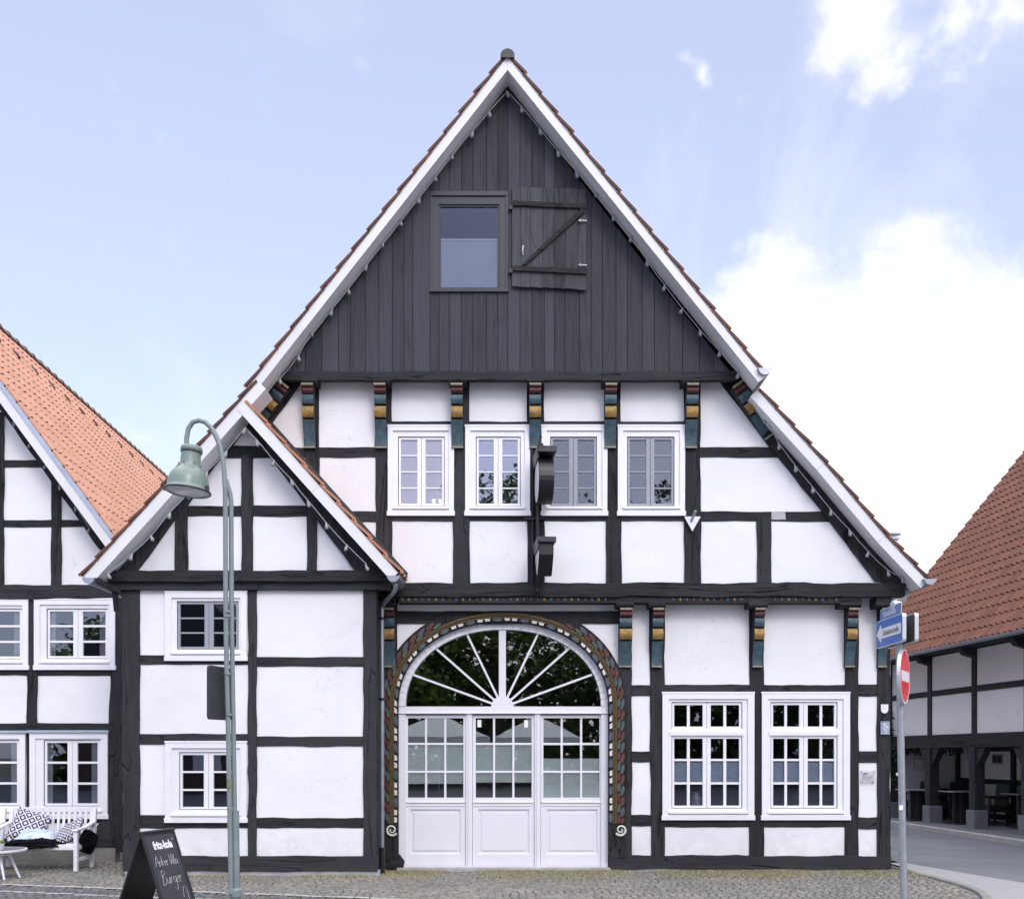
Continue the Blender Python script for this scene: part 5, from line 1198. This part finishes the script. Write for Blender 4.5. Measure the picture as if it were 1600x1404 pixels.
m = MB(); m.bar(tl-dv*.01+Vector((0, 0, .005)), tl+dv*(BW+.01)+Vector((0, 0, .005)), .05, .02); m.build('hinge_rail', 'anthracite', ab, bevel=.003)

# ================================================================== benches, cushions, table
def bench(label):
    o = thing('garden_bench', label, 'bench', (0, 0, 0), 0, 'white slatted benches at the left house')
    Wd = 1.22
    for x in (0, Wd):
        m = MB(); m.bar((x, -.0, 0), (x, .0, .56), .055, .06); m.build('leg', 'bench_white', o, local=True, bevel=.005)
        m = MB(); m.bar((x, .56, 0), (x, .60, .40), .055, .055); m.bar((x, .60, .38), (x, .68, .86), .055, .05); m.build('leg', 'bench_white', o, local=True, bevel=.005)
        m = MB(); m.bar((x, -.05, .575), (x, .30, .595), .075, .028); m.bar((x, .28, .595), (x, .64, .66), .075, .028); m.build('armrest', 'bench_white', o, local=True, bevel=.006)
        m = MB(); m.bar((x, .0, .16), (x, .57, .16), .03, .05); m.bar((x, .0, .33), (x, .57, .33), .03, .06); m.build('stretcher', 'bench_white', o, local=True, bevel=.004)
    m = MB()
    for k in range(6): m.box(.02, Wd-.02, -.01+k*.095, .068+k*.095, .355, .375)
    m.box(.02, Wd-.02, -.015, .01, .30, .355); m.build('seat', 'bench_white', o, local=True, bevel=.004)
    m = MB(); m.bar((0, .685, .835), (Wd, .685, .835), .03, .075); m.bar((0, .625, .47), (Wd, .625, .47), .03, .05); n = 15
    for k in range(n):
        x = .05+(Wd-.1)*(k+.0)/(n-1); m.bar((x, .625, .47), (x, .68, .82), .040, .014, up=Vector((0, 1, 0)))
    m.build('backrest', 'bench_white', o, local=True, bevel=.003)
    return o
b1 = bench('white slatted bench with cushions and a black fleece, left of the corner post'); b1.location = (-7.38, -.08, 0)
b2 = copy_tree(b1); b2.location = (-8.72, -.08, 0); b2['label'] = 'second white slatted bench cut off by the left edge behind the round table'
def cushion(name, label, loc, rot, sx, sy, th, mat, seed=0):
    m = MB(); n = 12; m.uv = []; r2 = random.Random(seed)
    for sgn_ in (1, -1):
        base = len(m.v)
        for i in range(n+1):
            for j in range(n+1):
                u, v = i/n*2-1, j/n*2-1; pin = 1-.07*(1-u*u)*(v*v) ; pin2 = 1-.07*(1-v*v)*(u*u)
                h = th/2*((1-u**4)*(1-v**4))**.5*(1+.10*math.sin(5*u+seed)*math.cos(4*v+seed))
                m.v.append((u*sx/2*pin2, v*sy/2*pin, sgn_*h)); m.uv.append((i/n*.92, j/n*.92))
        for i in range(n):
            for j in range(n):
                a = base+i*(n+1)+j; f = (a, a+n+1, a+n+2, a+1); m.f.append(f if sgn_ > 0 else f[::-1]); m.mi.append(0); m.rn.append(0)
    o = m.build(name, mat, smooth=True); o.location = loc; o.rotation_euler = [R(a) for a in rot]; return tag(o, label, 'cushion')
cushion('cushion', 'navy and white diamond patterned cushion leaning at the left end of the bench', (-7.03, .36, .60), (68, 18, 8), .50, .50, .13, 'pillow_diamond', 1)
cushion('cushion', 'pale blue cushion lying flat in the middle of the bench', (-6.83, .18, .475), (14, 4, 12), .52, .42, .14, 'pillow_blue', 2)
cushion('cushion', 'diamond patterned cushion slumped against the right armrest of the bench', (-6.42, .30, .52), (40, -28, -14), .46, .44, .13, 'pillow_diamond', 3)
def fleece(name, label, c, r, seed, flat):
    m = MB(); r2 = random.Random(seed); n = 22; rows = []
    for i in range(n+1):
        ph = math.pi*i/n; row = []
        for j in range(2*n):
            th = math.pi*j/n; k = 1+.10*math.sin(3*th+seed)*math.sin(ph*2)+.07*r2.uniform(-1, 1)+.07*math.sin(5*ph+2*th)
            x, y, z = math.sin(ph)*math.cos(th)*r[0]*k, math.sin(ph)*math.sin(th)*r[1]*k, math.cos(ph)*r[2]*k
            if flat and abs(x) > r[0]*.3: z -= (abs(x)-r[0]*.3)*.10
            row.append((c[0]+x, c[1]+y, c[2]+z))
        rows.append(row)
    m.grid(rows, 0, True); nv_ = len(m.v)
    for _ in range(2600):                              # tufts of hair
        p = Vector(m.v[r2.randrange(nv_)]); d = (p-Vector(c)).normalized()*r2.uniform(.015, .035)+Vector((0, 0, -.012)); s_ = Vector((r2.uniform(-1, 1), r2.uniform(-1, 1), r2.uniform(-1, 1)))*.006
        m.face([p-s_, p+s_, p+d])
    return tag(m.build(name, 'fur'), label, 'fleece', None)
fleece('fleece', 'black fleece spread over the bench seat under the cushions', (-6.83, .06, .385), (.48, .28, .075), 3, True)
fleece('fleece', 'black fleece hanging down under the right armrest of the bench', (-6.12, .24, .40), (.105, .17, .15), 5, False)
tb = thing('side_table', 'low round table with dark top and white splayed legs before the bench', 'table', (-6.92, -.92, 0))
m = MB(); m.lathe([(.001, .383), (.395, .383), (.395, .386), (.001, .386)], 40, 1, Matrix.Identity(4), caps=False); m.lathe([(.001, .355), (.41, .355), (.42, .368), (.42, .386), (.396, .388), (.396, .380)], 40, 0, caps=False); m.build('tabletop', ['bench_white', 'table_grey'], tb, local=True)
for a in (20, 75, 160, 250): 
    a_ = R(a-60) ; m = MB(); m.tube([(.18*math.cos(a_), .18*math.sin(a_), .36), (.33*math.cos(a_), .33*math.sin(a_), 0)], [.023, .014], 10); m.build('leg', 'bench_white', tb, local=True, smooth=True)
pt = thing('potted_plant', 'small light green succulent in a pale pot on the round table', 'potted plant', (-6.80, -.95, .386))
m = MB(); m.lathe([(.036, 0), (.046, .085), (.042, .085), (.040, .07), (.001, .07)], 16, 0); m.build('pot', 'pot', pt, local=True)
m = MB()
for k in range(60):
    a = rnd.random()*6.3; e_ = rnd.uniform(.3, 1.4); l_ = rnd.uniform(.04, .07); d = Vector((math.cos(a)*math.cos(e_), math.sin(a)*math.cos(e_), math.sin(e_)))*l_; s_ = Vector((-math.sin(a), math.cos(a), 0))*.011; b0 = Vector((math.cos(a)*.012, math.sin(a)*.012, .075))
    m.face([b0, b0+d*.6+s_, b0+d, b0+d*.6-s_])
m.build('leaves', 'succulent', pt, local=True)
m = MB(); m.lathe([(.03, 0), (.045, .02), (.048, .10), (.04, .13), (.036, .13), (.044, .10), (.04, .02), (.001, .01)], 18, 0, Matrix.Translation((-7.06, -.80, .387))); tag(m.build('lantern', 'ink', smooth=True), 'black glass lantern at the left of the round table', 'lantern')

# small things on the window sills
m = MB(); c = W(1088, 1257, .10); m.lathe([(.05, 0), (.075, .02), (.08, .10), (.06, .15), (.045, .155), (.045, .18), (.055, .185), (.055, .20), (.001, .20)], 20, 0, Matrix.Translation((c.x, .12, WZ(1259, .1)))); tag(m.build('storage_jar', 'galvanised', smooth=False), 'round metal jar behind the lower panes of the left ground floor window', 'jar')
m = MB(); m.lathe([(.04, 0), (.042, .15), (.038, .18), (.016, .21), (.016, .27), (.001, .27)], 16, 0, Matrix.Translation((WX(1243, .12), .12, WZ(1259, .1)))); m.tube([(WX(1243, .12), .12, WZ(1259, .1)+.27), (WX(1243, .12), .12, WZ(1259, .1)+.30), (WX(1243, .12)+.05, .12, WZ(1259, .1)+.30)], .008, 6); tag(m.build('soap_bottle', 'ink'), 'dark bottle behind the right ground floor window', 'bottle')
for i, (px, lb) in enumerate(((677.5, 'white cup on the sill of the leftmost upper window, nearer its middle'), (688, 'white cup on the sill of the leftmost upper window, nearer its edge'))):
    m = MB(); m.lathe([(.02, 0), (.028, .01), (.034, .07), (.030, .07), (.001, .015)], 14, 0, Matrix.Translation((WX(px, YU+.035), YU+.038, WZ(787, YU)))); tag(m.build('cup', 'print_white', smooth=True), lb, 'cup', 'cups on the upper window sill')

# ================================================================== arcade furniture
def chair0():
    o = thing('rattan_chair', 'x', 'chair', (0, 0, 0), 0, 'dark rattan chairs under the arcade')
    m = MB(); m.box(-.24, .24, -.26, .24, .30, .44); m.build('seat', 'rattan', o, local=True, bevel=.02)
    m = MB(); m.bar((0, .235, .40), (0, .31, .93), .48, .05, up=Vector((0, 1, 0))); m.build('backrest', 'rattan', o, local=True, bevel=.015)
    for x in (-.21, .21):
        for y in (-.22, .22): m = MB(); m.box(x-.02, x+.02, y-.02, y+.02, 0, .31); m.build('leg', 'rattan', o, local=True)
    for x in (-.25, .25): m = MB(); m.box(x-.03, x+.03, -.24, .26, .60, .645); m.box(x-.025, x+.025, -.24, -.19, .3, .61); m.build('armrest', 'rattan', o, local=True, bevel=.01)
    return o
ch = chair0(); first = True
for (px, d_, rz, lb) in ((1437, 26.3, 200, 'dark rattan chair behind the table beside the farthest arcade post'), (1469, 25.6, 95, 'dark rattan chair just right of the far arcade post'), (1494, 25.5, 175, 'dark rattan chair behind the grey pedestal table'),
                         (1549, 23.6, -80, 'dark rattan chair right of the middle arcade post'), (1592, 24.0, 60, 'dark rattan chair at the right picture edge')):
    o = ch if first else copy_tree(ch); first = False; o.location = ((px-CX)/F*d_, d_-D, .07); o.rotation_euler = (0, 0, R(rz)); o['label'] = lb
tbl = thing('cafe_table', 'x', 'table', group='square cafe tables under the arcade')
m = MB(); m.box(-.35, .35, -.35, .35, .72, .745); m.build('tabletop', 'table_top', tbl, local=True, bevel=.004)
m = MB(); m.box(-.16, .16, -.05, .05, .03, .72); m.box(-.05, .05, -.16, .16, .03, .72); m.box(-.25, .25, -.25, .25, 0, .03); m.build('pedestal', 'rattan', tbl, local=True)
first = True
for (px, d_, lb) in ((1431, 25.3, 'grey topped cafe table left of the far arcade post'), (1470, 26.9, 'grey topped cafe table at the back of the arcade'), (1500, 24.1, 'grey topped cafe table left of the middle arcade post'), (1601, 22.6, 'grey topped cafe table at the right picture edge')):
    o = tbl if first else copy_tree(tbl); first = False; o.location = ((px-CX)/F*d_, d_-D, .07); o['label'] = lb; o.rotation_euler = (0, 0, R(5))

# ================================================================== the square behind the camera (seen mirrored in the panes)
def tree(label, x, y, h, cr, seed):
    r2 = random.Random(seed); o = thing('broadleaf_tree', label, 'tree', (x, y, 0), 0, 'trees across the square')
    m = MB(); m.tube([(0, 0, 0), (.1, 0, h*.25), (0, .1, h*.5), (.1, 0, h*.8)], [.35, .28, .18, .05], 10)
    for k in range(9):
        a = r2.random()*6.3; z = h*r2.uniform(.28, .6); l_ = cr*r2.uniform(.5, .9); m.tube([(0, 0, z), (math.cos(a)*l_*.5, math.sin(a)*l_*.5, z+l_*.35), (math.cos(a)*l_, math.sin(a)*l_, z+l_*.6)], [.12, .07, .02], 6)
    m.build('trunk', 'bark', o, local=True); m = MB(); cl_ = []
    for k in range(170):
        a = r2.random()*6.3; ph = math.acos(r2.uniform(-.8, 1)); rr_ = r2.uniform(.35, 1)
        cl_.append((Vector((math.cos(a)*math.sin(ph)*cr*rr_, math.sin(a)*math.sin(ph)*cr*rr_, h*.60+math.cos(ph)*h*.38*rr_)), r2.uniform(.5, 1.1)))
    for c, s_ in cl_:
        for _ in range(90):
            p = c+Vector((r2.gauss(0, .5), r2.gauss(0, .5), r2.gauss(0, .38)))*s_; a = Vector((r2.uniform(-1, 1), r2.uniform(-1, 1), r2.uniform(-.6, .6))).normalized()*.15; b_ = a.cross(Vector((r2.random(), r2.random(), r2.random()+.1))).normalized()*.10
            m.face([p-a, p+b_, p+a, p-b_])
    m.build('crown', 'leaf', o, local=True); return o
tree('broadleaf tree left across the square, mirrored in the fanlight', -6.5, -36, 10.5, 4.6, 1); tree('tall broadleaf tree straight across the square, mirrored in the door panes', -.9, -38, 16.2, 4.4, 2)
tree('broadleaf tree right across the square, mirrored in the fanlight', 6.2, -37, 15.4, 4.8, 3); tree('large broadleaf tree far right across the square', 17, -38, 12, 5.5, 4); tree('broadleaf tree far left across the square', -22, -40, 9, 4.5, 5)
m = MB()
for _ in range(26000):
    c = Vector((rnd.uniform(-26, 26), -43+rnd.gauss(0, .9), rnd.uniform(0, 6.8)+rnd.gauss(0, .3))); a = Vector((rnd.uniform(-1, 1), rnd.uniform(-1, 1), rnd.uniform(-1, 1))).normalized()*.28; b_ = a.cross(Vector((rnd.random(), rnd.random(), rnd.random()+.1))).normalized()*.2
    m.face([c-a, c+b_, c+a, c-b_])
tag(m.build('hedge', 'leaf'), 'dense dark hedge along the far side of the square, mirrored in the panes', 'hedge', kind='stuff')
for i, (x, y, w_, lb) in enumerate(((-2.6, -22, 3.6, 'white market parasol left across the square'), (.9, -23, 3.0, 'white market parasol in the middle of the square'), (-6.4, -21, 3.2, 'white market parasol far left across the square'))):
    o = thing('market_parasol', lb, 'parasol', (x, y, 0), 0, 'white parasols on the square'); m = MB(); m.tube([(0, 0, 0), (0, 0, 3.0)], .03, 8); m.build('pole', 'galvanised', o, local=True)
    m = MB(); k = w_/2; a = Vector((0, 0, 3.05)); cs = [Vector((sx*k, sy*k, 2.25)) for sx, sy in ((-1, -1), (1, -1), (1, 1), (-1, 1))]
    for p, q in zip(cs, cs[1:]+cs[:1]): m.face([a, p, q]); m.face([p, q, q-Vector((0, 0, .22)), p-Vector((0, 0, .22))])
    m.build('canopy', 'canvas_white', o, local=True)
bh = thing('brick_house', 'red brick house across the square, mirrored in the left windows', 'house', (-14, -32, 0))
m = MB(); m.box(-20, -10.5, -40, -31, 0, 6); m.build('wall', 'brick', bh); m = MB(); m.prism([(-20.5, 5.9), (-10.0, 5.9), (-15.2, 10)], -40.3, -30.7); m.build('roof', 'tile_grey', bh)
m = MB()
for x in (-18.5, -16, -13.5):
    for z in (.9, 3.6): m.box(x, x+1.1, -31.02, -30.96, z, z+1.5)
m.build('window', 'white_paint', bh)
